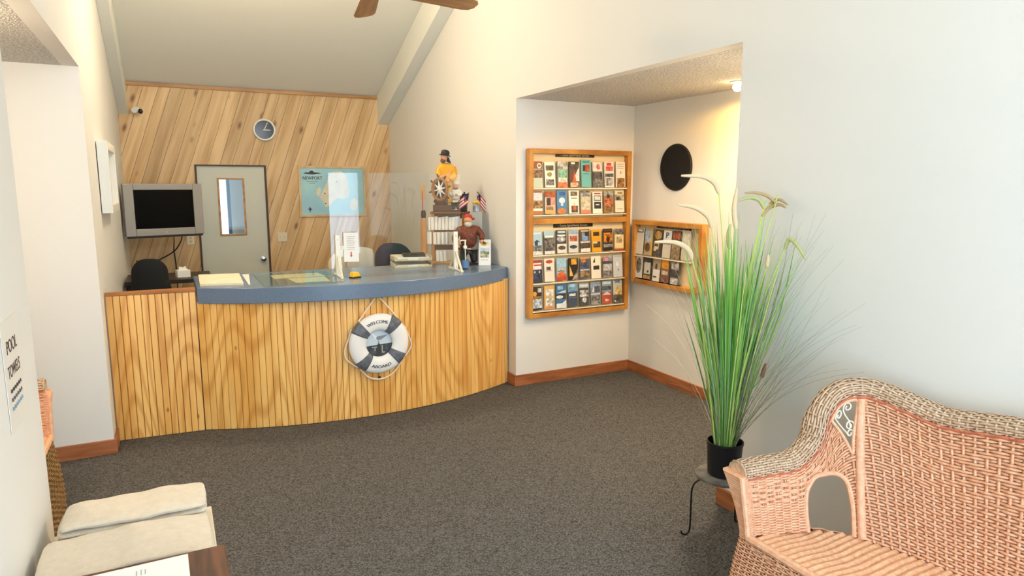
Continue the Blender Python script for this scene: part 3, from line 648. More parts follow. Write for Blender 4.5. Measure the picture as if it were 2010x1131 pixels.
# ------------------------------------------------------------------ brochure boards
M_oak = wood('oak_frame', S(202, 140, 58), S(160, 102, 34), (5, 5, 5), rough=.4)
M_bback = mat('board_backing', S(230, 206, 160), .7)
M_lip = mat('acrylic_lip', S(238, 226, 200), .2)
def printmat():
    m = bpy.data.materials.new('printed_paper'); m.use_nodes = True; nt = m.node_tree; N = nt.nodes.new; L = nt.links.new; b = nt.nodes['Principled BSDF']; b.inputs['Roughness'].default_value = .35
    ca_ = N('ShaderNodeVertexColor'); ca_.layer_name = 'ink'; tc = N('ShaderNodeTexCoord'); oi = N('ShaderNodeObjectInfo'); mu = N('ShaderNodeMath'); mu.operation = 'MULTIPLY'; mu.inputs[1].default_value = 60; L(oi.outputs['Random'], mu.inputs[0])
    ad = N('ShaderNodeVectorMath'); ad.operation = 'ADD'; L(tc.outputs['Object'], ad.inputs[0]); L(mu.outputs[0], ad.inputs[1])
    n = N('ShaderNodeTexNoise'); n.inputs['Scale'].default_value = 38; n.inputs['Detail'].default_value = 4; L(ad.outputs[0], n.inputs['Vector'])
    r = N('ShaderNodeValToRGB'); e = r.color_ramp.elements; e[0].position = .36; e[0].color = (.12, .11, .11, 1); e[1].position = .62; e[1].color = (1.7, 1.65, 1.6, 1); L(n.outputs[0], r.inputs[0])
    mx = N('ShaderNodeMix'); mx.data_type = 'RGBA'; mx.blend_type = 'MULTIPLY'; L(ca_.outputs['Alpha'], mx.inputs['Factor']); L(ca_.outputs['Color'], mx.inputs['A']); L(r.outputs[0], mx.inputs['B']); L(mx.outputs['Result'], b.inputs['Base Color']); return m
M_print = printmat()
def printed(name, w_, h_, th, base, blocks, parent=None, texts=()):
    """upright card in its x-z plane, face towards -y. blocks: (x0,y0,x1,y1,rgb,photo[,shape]) in 0..1 from the top left"""
    vs = []; fs = []; cols = []
    def quad(pts, c, a):
        k = len(vs); vs.extend(pts); fs.append(tuple(range(k, k+len(pts)))); cols.append((*S(*c), a))
    x0, x1 = -w_/2, w_/2
    bx_ = [(x0, 0, 0), (x1, 0, 0), (x1, 0, h_), (x0, 0, h_), (x0, th, 0), (x1, th, 0), (x1, th, h_), (x0, th, h_)]
    for f in ((0, 1, 2, 3), (5, 4, 7, 6), (4, 0, 3, 7), (1, 5, 6, 2), (3, 2, 6, 7), (4, 5, 1, 0)): quad([bx_[i] for i in f], base, 0.)
    for k, bl in enumerate(blocks):
        a, b_, c, d, col, ph = bl[:6]; y = -.0004*(k+1); sh = bl[6] if len(bl) > 6 else 'r'
        X = lambda q: x0+q*w_; Z = lambda q: h_*(1-q)
        if sh == 'r': pts = [(X(a), y, Z(d)), (X(c), y, Z(d)), (X(c), y, Z(b_)), (X(a), y, Z(b_))]
        elif sh == 'e': pts = [(X((a+c)/2+(c-a)/2*math.cos(t)), y, Z((b_+d)/2-(d-b_)/2*math.sin(t))) for t in [2*PI*i/18 for i in range(18)]]
        elif sh == 't': pts = [(X(a), y, Z(d)), (X(c), y, Z(d)), (X((a+c)/2), y, Z(b_))]
        elif sh == 'd': pts = [(X(a), y, Z(d)), (X(c), y, Z(d)), (X(c), y, Z(b_))]
        elif sh == 'g': pts = [(X(a), y, Z(d)), (X(c), y, Z(d)), (X(a), y, Z(b_))]
        quad(pts, col, ph)
    me = bpy.data.meshes.new(name); me.from_pydata(vs, [], fs); at = me.color_attributes.new('ink', 'FLOAT_COLOR', 'CORNER'); li = 0
    for p, c in zip(me.polygons, cols):
        for q in p.loop_indices: at.data[q].color = c
    me.materials.append(M_print); o = bpy.data.objects.new(name, me); C.objects.link(o)
    if parent: o.parent = parent
    return o
WH = (240, 234, 222)
ROWS = {
 'A': [((196, 200, 184), [(0, 0, 1, .28, (132, 44, 36), .3), (.48, .06, .92, .26, WH, 0, 'e'), (.56, .10, .84, .22, (120, 110, 100), 0, 'e'), (.04, .30, 1, .62, (118, 92, 76), 1), (.06, .66, .94, .86, (186, 204, 178), 0)], 'brochure with a dark red top and a white ring'),
  (WH, [(.12, .14, .88, .34, (74, 72, 70), .8), (.22, .40, .70, .58, (142, 136, 70), .7, 'e'), (.10, .68, .86, .92, (112, 116, 116), 1)], 'white brochure with three small pictures and an olive oval'),
  ((150, 156, 150), [(0, .0, 1, .28, (176, 178, 172), .7), (.1, .3, .9, .62, (120, 176, 150), .7), (.1, .62, .9, .8, (226, 218, 196), .5), (0, .8, 1, 1, (206, 112, 76), .5)], 'sage green brochure with an orange foot'),
  ((96, 66, 52), [(0, 0, 1, .3, (76, 74, 78), .7), (.2, .02, .6, .09, WH, 0), (.3, .2, 1, .75, (232, 226, 220), .2, 'd'), (.3, .35, .75, .85, (196, 92, 48), .5, 't'), (.1, .8, .9, .97, (226, 176, 146), .4)], 'dark brown brochure with a rust coloured sail'),
  ((112, 184, 180), [(.15, .05, .85, .11, (70, 132, 140), .5), (.16, .20, .50, .42, (44, 44, 56), 0), (.40, .18, .86, .44, (176, 84, 56), .5), (.2, .5, .8, .53, (80, 140, 140), .3)], 'tall teal brochure with a rust picture'),
  ((120, 118, 116), [(0, 0, 1, .36, (232, 220, 212), .2), (.4, .08, .8, .3, (214, 124, 96), .5, 'e'), (0, .40, 1, .66, (92, 90, 90), .7), (0, .66, 1, 1, (128, 126, 122), .8)], 'grey seascape brochure with a pale pink top'),
  ((226, 222, 214), [(.25, .04, .75, .16, (214, 80, 72), .2), (.15, .18, .9, .36, (214, 96, 88), .4), (.05, .46, .95, .60, (108, 110, 112), 1), (.08, .64, .9, .94, (176, 174, 170), .8)], 'white brochure with a blurred red title'),
  ((238, 228, 210), [(.15, .08, .85, .11, (190, 180, 164), 0), (.15, .16, .85, .19, (190, 180, 164), 0), (.15, .24, .8, .27, (190, 180, 164), 0), (.48, .38, .56, .46, (90, 80, 70), 0), (.1, .64, .92, 1, (160, 116, 62), .7), (.2, .62, .7, .8, (100, 90, 66), .6, 't')], 'cream brochure with a small tan picture at its foot')],
 'B': [((176, 108, 56), [(.02, .0, 1, .06, (150, 70, 44), 0), (.02, .07, 1, .40, (206, 212, 216), .15), (.02, .44, 1, .72, (148, 116, 74), 1), (.04, .74, 1, .84, WH, 0)], 'orange brochure with a pale blue grey square'),
  ((206, 190, 176), [(0, 0, 1, .26, (168, 78, 40), .5), (.15, .28, .55, .62, (60, 44, 44), .5), (.55, .26, 1, .6, (226, 150, 130), .3), (.1, .66, .8, .82, (150, 110, 60), .8), (0, .84, 1, 1, (226, 170, 100), .1)], 'rust red collage brochure with a peach foot'),
  ((74, 130, 176), [(.25, .06, .85, .22, (40, 92, 150), .4), (.2, .30, .82, .56, (206, 222, 232), .1, 'e'), (.38, .52, .62, .66, (206, 222, 232), .1), (.0, .76, .9, 1, (208, 126, 60), .3, 'e')], 'blue brochure with a white crest and an orange mound'),
  (WH, [(.18, .05, .86, .24, (130, 116, 92), 1), (.22, .32, .8, .36, (110, 104, 96), .4), (.45, .46, .60, .70, (196, 190, 180), 0, 't'), (.22, .66, .88, .96, (96, 78, 62), .9), (.4, .66, .7, .84, (186, 92, 64), .3)], 'white brochure with a framed house picture and red roof'),
  ((190, 178, 150), [(0, 0, 1, .24, (150, 150, 148), .9), (.08, .28, .92, .82, (206, 198, 172), .4), (.04, .84, .96, 1, (222, 130, 104), .1)], 'beige map brochure with a pink foot'),
  (WH, [(.16, .05, .86, .11, (170, 62, 40), 0), (.14, .17, .88, .42, (70, 72, 76), .3), (.20, .20, .82, .38, (214, 212, 206), .3), (.14, .46, .88, .78, (48, 46, 48), .5), (.3, .56, .7, .62, (206, 204, 200), 0)], 'white brochure with a red band over two black framed pictures'),
  ((160, 116, 72), [(0, 0, 1, .22, (150, 152, 146), .6), (.30, .16, .66, .34, (66, 52, 46), .4, 'e'), (.1, .36, .94, .72, (168, 96, 64), .9), (.2, .72, .8, .95, (126, 108, 58), .8)], 'brown portrait brochure with olive tones'),
  ((220, 206, 172), [(.3, .08, .8, .16, (160, 140, 92), .4), (0, .2, 1, .46, (178, 170, 150), .6), (.16, .30, .3, .44, (50, 46, 44), 0), (.3, .28, .5, .44, (70, 64, 58), .4), (.04, .48, .98, 1, (236, 226, 204), 0), (.2, .82, .8, .86, (190, 178, 156), .3)], 'pale khaki brochure with a blank white lower half')],
 'C': [((166, 196, 212), [(.06, .05, .94, .12, (206, 222, 230), 0), (.2, .36, .85, .46, (40, 52, 66), .2, 't'), (.3, .42, .6, .6, (40, 52, 66), .3), (0, .6, 1, .84, (118, 122, 122), .9), (0, .84, 1, 1, (220, 218, 210), .3)], 'light blue brochure with a dark whale tail'),
  ((110, 106, 102), [(0, 0, 1, .2, (168, 196, 204), 0), (.06, .2, .94, .28, WH, 0), (0, .32, 1, .72, (104, 98, 92), 1), (.1, .74, .8, .86, (60, 62, 64), .4), (0, .86, 1, 1, (222, 218, 208), .2)], 'grey fish brochure with a pale turquoise top'),
  ((60, 62, 66), [(.15, .04, .9, .14, (176, 196, 204), 0), (.1, .2, .9, .26, WH, 0), (.05, .26, .9, .52, (206, 206, 204), .6, 'e'), (.05, .6, 1, 1, (222, 214, 200), .1), (.15, .68, .9, .86, (84, 78, 70), .7, 'e')], 'black brochure with a white cap shape'),
  ((206, 206, 206), [(.06, .02, .94, .22, (146, 172, 186), .2), (.1, .28, .9, .52, (206, 116, 86), .6), (0, .56, 1, .6, WH, 0), (.1, .68, .88, .84, (52, 56, 60), .5, 'e')], 'white brochure with a red sunset band and dark fish'),
  ((106, 82, 60), [(.1, .04, .9, .1, (206, 180, 136), 0), (.2, .14, .8, .5, (126, 156, 196), .4), (.5, .12, .9, .3, (50, 46, 48), .3), (0, .52, 1, .6, (196, 196, 196), .2), (0, .6, 1, .84, (84, 68, 54), .8), (0, .84, 1, 1, (228, 222, 210), .2)], 'brown brochure with a blue jacketed figure'),
  ((226, 162, 36), [(.18, .10, .84, .28, (64, 54, 40), .5), (.16, .54, .92, .80, (80, 66, 44), .5), (.1, .53, .6, .62, (206, 196, 170), .2)], 'bright yellow brochure with two dark pictures'),
  ((52, 38, 34), [(.1, .04, .9, .12, (90, 70, 60), .4), (.04, .18, .96, .62, (196, 124, 40), .7), (.3, .36, .7, .62, (64, 38, 26), .3, 'e'), (0, .7, 1, .84, (150, 146, 142), .6)], 'black brochure with a glowing amber scene'),
  ((228, 206, 156), [(0, 0, 1, .26, (112, 110, 110), .9), (.08, .28, .92, .84, (236, 216, 166), .2), (.2, .36, .8, .66, (180, 160, 120), .6), (0, .9, 1, 1, (176, 84, 50), .2)], 'cream map brochure under a grey photograph')],
 'D': [((44, 50, 68), [(.05, .03, .95, .12, (190, 52, 44), 0), (.1, .12, .95, .40, (236, 226, 222), .2), (.2, .18, .95, .24, (196, 60, 52), 0), (.1, .42, .9, .8, (44, 56, 84), .9), (.2, .46, .35, .56, (206, 190, 176), 0, 'e'), (.65, .46, .8, .56, (206, 190, 176), 0, 'e')], 'navy brochure with a red and white title block'),
  ((238, 222, 204), [(.16, .06, .86, .22, (178, 66, 40), .1, 'e'), (.2, .36, .64, .50, (76, 76, 80), .5), (.15, .52, .8, .55, (180, 170, 160), .3)], 'cream brochure with a red oval badge'),
  ((150, 188, 208), [(0, 0, 1, .40, (160, 196, 216), .15), (.1, .45, .9, .6, (206, 180, 150), .3), (0, .52, 1, .6, (108, 128, 148), .3, 't'), (0, .62, 1, 1, (206, 100, 56), .4, 'e'), (0, .82, 1, 1, (190, 78, 46), .3)], 'sky blue brochure over a red mound'),
  ((34, 30, 30), [(.28, .03, .85, .30, (226, 160, 48), .4), (.1, .3, .5, .82, (216, 176, 92), .4, 'g'), (.35, .5, .95, 1, (150, 140, 128), .8, 'd')], 'black brochure with a yellow title and diagonal'),
  ((92, 92, 104), [(0, 0, 1, .08, (206, 160, 100), 0), (.1, .08, .6, .24, (190, 120, 70), .5), (0, .24, 1, .5, (78, 84, 108), .9), (0, .56, 1, .62, (196, 200, 204), .2), (0, .64, 1, .9, (140, 118, 84), .9)], 'dusk coloured brochure with a tan top edge'),
  ((238, 230, 212), [(.16, .06, .42, .28, (66, 60, 52), .3, 'd'), (.22, .42, .84, .60, (60, 56, 54), .6)], 'ivory brochure with a quill mark and one dark picture'),
  ((150, 146, 146), [(0, 0, 1, .2, (176, 168, 168), .6), (.1, .04, .5, .18, (222, 130, 150), .3), (.0, .22, 1, .34, (82, 82, 86), .5), (.05, .36, .95, .66, (196, 194, 192), .4), (.05, .7, .95, .94, (128, 128, 128), .9)], 'grey newsprint brochure with a pink smudge'),
  ((206, 210, 214), [(.06, .03, .94, .1, (176, 188, 200), .2), (.3, .3, .6, .6, (226, 228, 228), .2), (.45, .62, .65, .70, (90, 96, 100), .3, 't')], 'pale silver blue brochure, nearly blank')],
 'E': [((50, 44, 42), [(.1, .2, .5, .40, (226, 170, 70), .2, 'e'), (.6, .06, .95, .24, (206, 200, 190), .3), (.05, .40, .95, .5, (150, 108, 56), .5), (.02, .52, .98, .92, (190, 198, 204), .7)], 'black brochure with an orange disc over a pale street'),
  ((222, 178, 104), [(.15, .16, .9, .46, (216, 216, 212), .5), (.15, .54, .9, .86, (206, 206, 202), .6), (.1, .88, .95, 1, (206, 140, 108), .2)], 'tan brochure with two pale pictures'),
  ((60, 112, 158), [(.15, .06, .7, .22, (150, 186, 210), .4), (.05, .24, 1, .36, (196, 214, 226), .2, 'd'), (0, .40, 1, .62, (54, 56, 60), .7), (0, .46, .7, .6, (226, 226, 222), .2, 'e'), (0, .66, 1, 1, (226, 230, 232), .1, 'd'), (0, .8, 1, 1, (226, 230, 232), .1)], 'deep blue brochure with a white wave'),
  ((66, 78, 96), [(0, 0, 1, .36, (112, 156, 190), .3), (.2, .04, .8, .16, (170, 200, 220), .2), (.15, .44, .8, .54, (214, 218, 220), .3), (.1, .6, .9, .62, (120, 128, 140), .3)], 'navy harbour brochure with white boats'),
  ((72, 74, 78), [(0, 0, 1, .2, (186, 200, 208), .2), (.1, .06, .9, .14, (222, 230, 234), 0), (.05, .3, .95, .6, (190, 190, 188), 1), (.3, .62, .75, .86, (216, 216, 214), .7, 'e')], 'charcoal brochure with flocking white birds'),
  ((130, 140, 152), [(0, 0, 1, .26, (150, 168, 186), .2), (.15, .18, .5, .44, (222, 226, 230), .2, 't'), (.4, .2, 1, .46, (80, 92, 108), .4), (0, .5, 1, .56, (206, 208, 206), .1), (.05, .6, .95, .96, (132, 130, 126), .9)], 'slate brochure with a white sail arc'),
  ((140, 160, 180), [(.08, .04, .92, .16, (206, 220, 230), .3), (0, .24, 1, .42, (88, 96, 104), .6), (0, .50, 1, 1, (186, 84, 58), .2), (0, .48, 1, .62, (224, 222, 216), .2, 't'), (.3, .8, .7, .9, (226, 190, 170), .4)], 'steel blue brochure with a brick red lower half'),
  ((196, 196, 186), [(0, 0, 1, .14, (176, 196, 206), 0), (.1, .2, .9, .62, (222, 190, 130), .4, 't'), (.5, .2, 1, .6, (206, 168, 104), .4, 't'), (0, .62, 1, 1, (92, 88, 78), .8), (.1, .86, .3, .94, (226, 222, 206), 0, 'e')], 'brochure headed SAIL with golden sails')],
 'F': [((226, 220, 206), [(.06, .03, .94, .18, (110, 104, 96), .6), (.2, .06, .8, .14, (226, 220, 206), .2)], 'tall off-white leaflet with a grey scribbled heading'),
  ((190, 170, 130), [(.85, 0, 1, 1, (222, 176, 50), .1), (0, .1, .85, .5, (170, 190, 206), .4), (.05, .55, .8, .88, (110, 82, 66), .8, 'e')], 'leaflet with a yellow edge and pale blue top'),
  ((84, 72, 58), [(.05, .05, .95, .36, (176, 140, 80), .6, 'e'), (.05, .44, .7, .78, (222, 206, 170), .2), (.1, .52, .6, .62, (80, 66, 52), .3), (.4, .72, 1, 1, (96, 92, 100), .7)], 'dark leaflet with an ochre arch'),
  ((206, 200, 184), [(0, 0, 1, .36, (222, 224, 228), .1), (.05, .36, .95, .5, (84, 80, 80), .6)], 'white leaflet with a bold black letter'),
  ((92, 74, 64), [(.1, .05, .9, .3, (160, 84, 60), .7), (0, .36, 1, 1, (140, 122, 98), .7)], 'reddish brown leaflet in the low wall board'),
  ((196, 190, 172), [(.1, .1, .9, .5, (208, 202, 186), .2)], 'plain putty grey leaflet behind the grass stalks')],
 'G': [((216, 212, 200), [(.12, .12, .85, .80, (104, 98, 92), .9, 'e')], 'pale leaflet with a smudged dark portrait'),
  ((66, 60, 56), [(.1, .28, .96, .78, (216, 208, 190), .1), (.5, .62, .75, .72, (60, 56, 54), 0, 'e'), (0, .84, 1, 1, (190, 146, 84), .4)], 'dark leaflet with a blank pale card'),
  ((176, 158, 128), [(.3, .25, .6, .5, (70, 64, 62), .3, 'e'), (.1, .50, .95, 1, (232, 228, 220), 0), (.15, .78, .6, .85, (80, 76, 78), .2)], 'leaflet with a white lower half and a dark bar'),
  ((130, 96, 76), [(0, 0, .95, .40, (222, 146, 40), .2), (.1, .5, .9, .66, (206, 190, 170), .4), (.05, .7, .95, .98, (128, 82, 72), .4)], 'leaflet with an orange top panel'),
  ((96, 92, 88), [(.05, .05, .95, .35, (176, 172, 166), .7), (.05, .4, .95, .66, (70, 66, 66), .9), (.05, .72, .95, .98, (196, 196, 196), .5)], 'charcoal leaflet with a pale foot behind the grass')]}
M_hdr = mat('header_black', S(26, 22, 20), .4); M_hdrtx = mat('header_lettering', S(226, 214, 190), .5)
def board(name, label, loc, rz, w_, h_, rows, split, headers):
    t = thing(name, label, 'brochure board', loc, rz); fw, dp = .042, .075
    MB().box(-w_/2+.01, w_/2-.01, -.012, 0, .01, h_-.01).build('backing', M_bback, t)
    for x0, x1 in ((-w_/2, -w_/2+fw), (w_/2-fw, w_/2)): MB().box(x0, x1, -dp, 0, 0, h_).build('side_rail', M_oak, t, bevel=.004)
    for z0, z1 in ((0, fw), (h_-fw, h_)): MB().box(-w_/2+fw, w_/2-fw, -dp, 0, z0, z1).build('frame_rail', M_oak, t, bevel=.004)
    if split: MB().box(-w_/2+fw, w_/2-fw, -dp, 0, split-.025, split+.025).build('middle_rail', M_oak, t, bevel=.004)
    for zc, hw_, xc in headers:
        MB().box(xc-hw_, xc+hw_, -.020, -.012, zc-.018, zc+.018).build('header_plate', M_hdr, t)
        lettering('header_lettering', '- Tourist Sights/Nearby Services -', .028, lambda x, y, d: (xc+x, -.0206-d, zc-.010+y), M_hdrtx, t, sx=hw_*1.86/.455*.98)
    return t
b1 = board('brochure_board', 'tall oak framed brochure board with five rows of brochures in the alcove', (3.335, AY1, .622), 0., 1.085, 1.495, None, .865, [(1.448, .205, -.045), (.822, .21, -.055)])
b2 = board('brochure_board', 'small oak framed brochure board on the alcove wall behind the grass', (AX, 4.645, .895), -PI/2, .935, .59, None, None, [(.545, .225, .05)])
def fillrow(key, bd, x0, pitch, z, hgt, group, w_=.106):
    for i, (base, blocks, lab) in enumerate(ROWS[key]):
        hh = hgt*random.uniform(.96, 1.02)*(1.09 if 'tall teal' in lab else 1.); x = x0+pitch*i
        o = printed('brochure', w_*random.uniform(.96, 1.), hh, .006, base, blocks); M = bd.matrix_basis @ Matrix.Translation((x, -.056+random.uniform(-.004, .004), z+random.uniform(-.004, .004))) @ Matrix.Rotation(-.07+random.uniform(-.03, .02), 4, 'X') @ Matrix.Rotation(random.uniform(-.015, .015), 4, 'Y')
        o.matrix_world = M; tag(o, lab, 'brochure', group)
        if 'SAIL' in lab: lettering('lettering', 'SAIL', .038, lambda a, b_, d: (a, -.0032-d, hh*.895+b_), M_ink, o, sx=.9, bold=.0006)
        if 'bold black letter' in lab: lettering('lettering', 'P', .075, lambda a, b_, d: (a, -.0032-d, hh*.72+b_), M_ink, o, sx=1.1, bold=.0015)
    n = len(ROWS[key]); MB().box(x0-pitch*.5, x0+pitch*(n-.5), -.070, -.012, z-.016, z-.006).build('shelf_ledge', M_lip, bd)
bpy.context.view_layer.update()
X0 = 2.886-3.335; PT = .1262
for key, z, hgt, g in (('A', 1.785, .232, 'brochures in the top row'), ('B', 1.550, .205, 'brochures in the second row'), ('C', 1.195, .212, 'brochures in the third row'), ('D', .942, .206, 'brochures in the fourth row'), ('E', .690, .216, 'brochures in the bottom row')):
    fillrow(key, b1, X0, PT, z-.622, hgt, g)
fillrow('F', b2, -.38, .1265, 1.165-.895, .25, 'leaflets in the upper row of the small board'); fillrow('G', b2, -.385, .1265, .925-.895+.018, .215, 'leaflets in the lower row of the small board')
# black disc on the alcove wall
dk = thing('wall_disc', 'round black woven disc hung on the alcove wall', 'wall decoration', (AX, 4.605, 1.957), -PI/2)
MB().lathe([(.200, 0), (.202, .006), (.198, .014), (.185, .018), (.0, .020)], 48, M=Matrix.Rotation(PI/2, 3, 'X')).build('disc', mat('black_felt', S(16, 15, 16), .9, bump=(60, .4, .004)), dk, smooth=True)
MB().tube([(.193*math.cos(2*PI*i/48), -.013, .193*math.sin(2*PI*i/48)) for i in range(48)], .007, 8, closed=True).build('rim', mat('black_rim', S(18, 17, 18), .6), dk, smooth=True)
# ------------------------------------------------------------------ things on the counter
CT = 1.072
YW = -math.radians(27)
def skin(name, P, E, m, parent, sub=2):
    """P: list of (x,y,z,r) or (x,y,z,rx,ry); one continuous surface"""
    me = bpy.data.meshes.new(name); me.from_pydata([p[:3] for p in P], E, []); o = bpy.data.objects.new(name, me); C.objects.link(o); o.parent = parent
    md = o.modifiers.new('skin', 'SKIN'); md.use_smooth_shade = True
    lay = me.skin_vertices[0] if me.skin_vertices else None
    if lay is None:
        bm = bmesh.new(); bm.from_mesh(me); bm.verts.layers.skin.verify(); bm.to_mesh(me); bm.free(); lay = me.skin_vertices[0]
    for i, p in enumerate(P):
        lay.data[i].radius = (p[3], p[4] if len(p) > 4 else p[3]); lay.data[i].use_root = (i == 0)
    s = o.modifiers.new('sub', 'SUBSURF'); s.levels = sub; s.render_levels = sub; me.materials.append(m); return o
M_yell = mat('glazed_yellow', S(226, 158, 30), .35); M_skin = mat('painted_skin', S(206, 148, 108), .5); M_hatb = mat('painted_black', S(34, 30, 28), .5)
M_brownp = mat('painted_brown', S(84, 50, 28), .55, noise=(30, S(58, 32, 18))); M_whitep = mat('painted_white', S(232, 226, 214), .5); M_beard = mat('painted_beard', S(112, 82, 58), .8); M_greyp = mat('painted_grey_beard', S(196, 188, 176), .8)
M_red = mat('painted_red', S(176, 58, 48), .55); M_rust = mat('painted_rust', S(122, 62, 36), .6, noise=(40, S(84, 40, 26))); M_gold = mat('wheel_wood', S(150, 92, 40), .5)
# display rack
RK = (2.310, 5.895, CT)
rk = thing('card_rack', 'stepped dark wooden card rack on the right end of the counter', 'rack', RK, YW)
M_dkw = wood('dark_rack_wood', S(96, 58, 32), S(62, 34, 18), (3, 14, 14), rough=.5); M_ltw = wood('light_rack_wood', S(204, 150, 84), S(172, 116, 58), (14, 14, 2), rough=.5)
for x in (-.125, .165): MB().box(x-.016, x+.016, -.02, .06, 0, .482).build('side_post', M_ltw, rk, bevel=.003)
MB().box(-.145, .19, -.045, .062, 0, .022).build('base', M_ltw, rk, bevel=.004)
for z in (.13, .30, .425): MB().box(-.109, .149, -.012, .05, z, z+.045).build('rail', M_dkw, rk, bevel=.003)
tp = MB().box(-.14, .220, -.075, .085, .470, .488).build('top_shelf', M_dkw, rk, bevel=.003)
for i in range(16): MB().ell((-.125+i*.021, -.076, .478), (.007, .004, .007), 8, 5).build('shelf_bead', M_gold, rk)
def folded(x, z, w_, h_, y, lab, yaw=0.):
    b = MB(); n = 5; vs = []
    for k in range(n+1):
        q = k/n; xx = -w_/2+w_*q; yy = -.020*math.sin(PI*q); vs += [(xx, yy, 0.), (xx, yy, h_), (xx, yy+.003, h_), (xx, yy+.003, 0.)]
    fs = [(4*k+j, 4*k+(j+1) % 4, 4*k+4+(j+1) % 4, 4*k+4+j) for k in range(n) for j in range(4)]+[(0, 1, 2, 3), (4*n, 4*n+1, 4*n+2, 4*n+3)]
    o = b.add(vs, fs).build('folded_card', M_card, None, smooth=True); o.matrix_world = Matrix.Translation(RK) @ Matrix.Rotation(YW, 4, 'Z') @ Matrix.Translation((x, y, z)) @ Matrix.Rotation(yaw, 4, 'Z')
    return tag(o, lab, 'card', 'white cards in the counter rack')
M_card = mat('white_card', S(238, 232, 222), .7)
ORD = ('first', 'second', 'third', 'fourth', 'fifth', 'sixth', 'seventh', 'eighth', 'ninth')
for i in range(9): folded(-.158+i*.033, .318, .033 if i < 7 else .05, .118+.004*(i % 3), -.026-.006*(i % 2), 'white folded card, %s from the left in the upper tier of the card rack' % ORD[i], .3-.06*i)
for i in range(6): folded((-.172, -.150, -.105, -.068, -.030, .012)[i], .188-.004*(i > 1), .034, .112, -.028-.007*(i % 2), 'white folded card, %s from the left in the middle tier of the card rack' % ORD[i], .35-.1*i)
for i in range(4): folded((-.082, -.048, -.010, .10)[i], .024, .036, .100, -.028-.006*(i % 2), 'white folded card, %s from the left in the bottom tier of the card rack' % ORD[i], .2-.1*i)
gb = thing('grey_box', 'plain grey box standing behind the dark bearded figurine', 'box', (2.600, 5.84, CT), YW)
MB().box(-.055, .055, -.06, .06, 0, .478).build('case', mat('grey_card', S(186, 182, 172), .6), gb, bevel=.004); MB().box(-.056, .056, -.061, .061, .475, .484).build('lid', mat('grey_lid', S(196, 192, 182), .6), gb, bevel=.003)
# paddle ornament
TZ = CT+.488
pd = thing('oar_ornament', 'slim standing oar ornament with a dark red grip left of the captain figurine', 'ornament', (2.105, 5.945, CT), YW)
MB().lathe([(.030, 0), (.030, .3), (.022, .42), (.020, .44)], 16).build('stem_base', M_ltw, pd, smooth=True)
MB().lathe([(.021, .43), (.024, .47), (.018, .50)], 14).build('collar', M_brownp, pd, smooth=True)
MB().box(-.010, -.002, -.006, .006, .49, .68).build('shaft', M_red, pd); MB().prism([(-.020, .60), (.018, .60), (.018, .72), (.010, .745), (-.010, .745), (-.020, .72)], lambda a, b_, d: (a, d, b_), -.005, .005).build('blade', mat('pale_oar', S(190, 148, 88), .5), pd, bevel=.002)
# captain figurine at the ship's wheel
cp = thing('captain_figurine', 'sea captain figurine in a yellow raincoat steering a ship wheel', 'figurine', (2.280, 5.915, TZ), YW)
MB().box(-.070, .085, -.07, .06, 0, .060).build('plinth', M_brownp, cp, bevel=.006)
MB().box(-.058, .050, -.035, .03, .058, .25).build('binnacle', M_brownp, cp, bevel=.012)
cp.scale = (1.1, 1.1, 1.06)
skin('coat', [(.045, .03, .06, .052, .045), (.045, .03, .20, .055, .045), (.045, .02, .31, .072, .058), (.040, .015, .385, .060, .048), (.035, .01, .425, .022), (-.012, .0, .385, .030), (-.030, -.02, .33, .028), (-.005, -.05, .305, .024), (.098, .005, .375, .032), (.112, -.01, .305, .030), (.075, -.05, .275, .025)], [(0, 1), (1, 2), (2, 3), (3, 4), (3, 5), (5, 6), (6, 7), (3, 8), (8, 9), (9, 10)], M_yell, cp)
MB().ell((.005, -.066, .300), (.018, .014, .014)).ell((.058, -.066, .268), (.018, .014, .014)).build('hands', M_skin, cp, smooth=True)
MB().ell((.026, -.006, .470), (.030, .034, .042)).ell((.004, -.028, .466), (.007, .010, .009)).build('head', M_skin, cp, smooth=True)
MB().ell((.016, -.016, .442), (.023, .024, .022)).build('beard', M_beard, cp, smooth=True)
MB().lathe([(.050, 0), (.047, .005), (.036, .010), (.037, .030), (.028, .046), (.010, .052)], 20, M=Matrix.Rotation(.18, 3, 'Y')).build('hat', M_hatb, cp, smooth=True, loc=(.030, .0, .485))
MB().prism([(.03, .49), (.062, .47), (.082, .415), (.050, .43)], lambda a, b_, d: (a, d, b_), -.02, .035).build('hat_flap', M_hatb, cp, bevel=.004)
MW = Matrix.Translation((-.008, -.085, .195)) @ Matrix.Rotation(-.75, 4, 'Z')
wh = bpy.data.objects.new('ship_wheel', None)
b = MB().tube([MW @ Vector((.092*math.cos(2*PI*i/32), 0, .092*math.sin(2*PI*i/32))) for i in range(32)], .0125, 8, closed=True); wheel = b.build('ship_wheel', M_gold, cp, smooth=True)
for k in range(8):
    a = 2*PI*k/8+.2; d = Vector((math.cos(a), 0, math.sin(a)))
    MB().tube([MW @ (d*.014), MW @ (d*.074)], [.011, .003], 6).build('spoke', M_whitep, wheel)
    MB().tube([MW @ (d*.102), MW @ (d*.114), MW @ (d*.136)], [.005, .008, .006], 7).build('handle', M_hatb, wheel, smooth=True)
MB().ell(MW @ Vector((0, -.004, 0)), .016).build('hub', M_whitep, wheel, smooth=True)
MB().lathe([(.080, 0), (.080, .004)], 28, M=(MW.to_3x3() @ Matrix.Rotation(PI/2, 3, 'X'))).build('dark_disc', M_hatb, cp, loc=MW.translation+Vector((.008, .012, 0)))
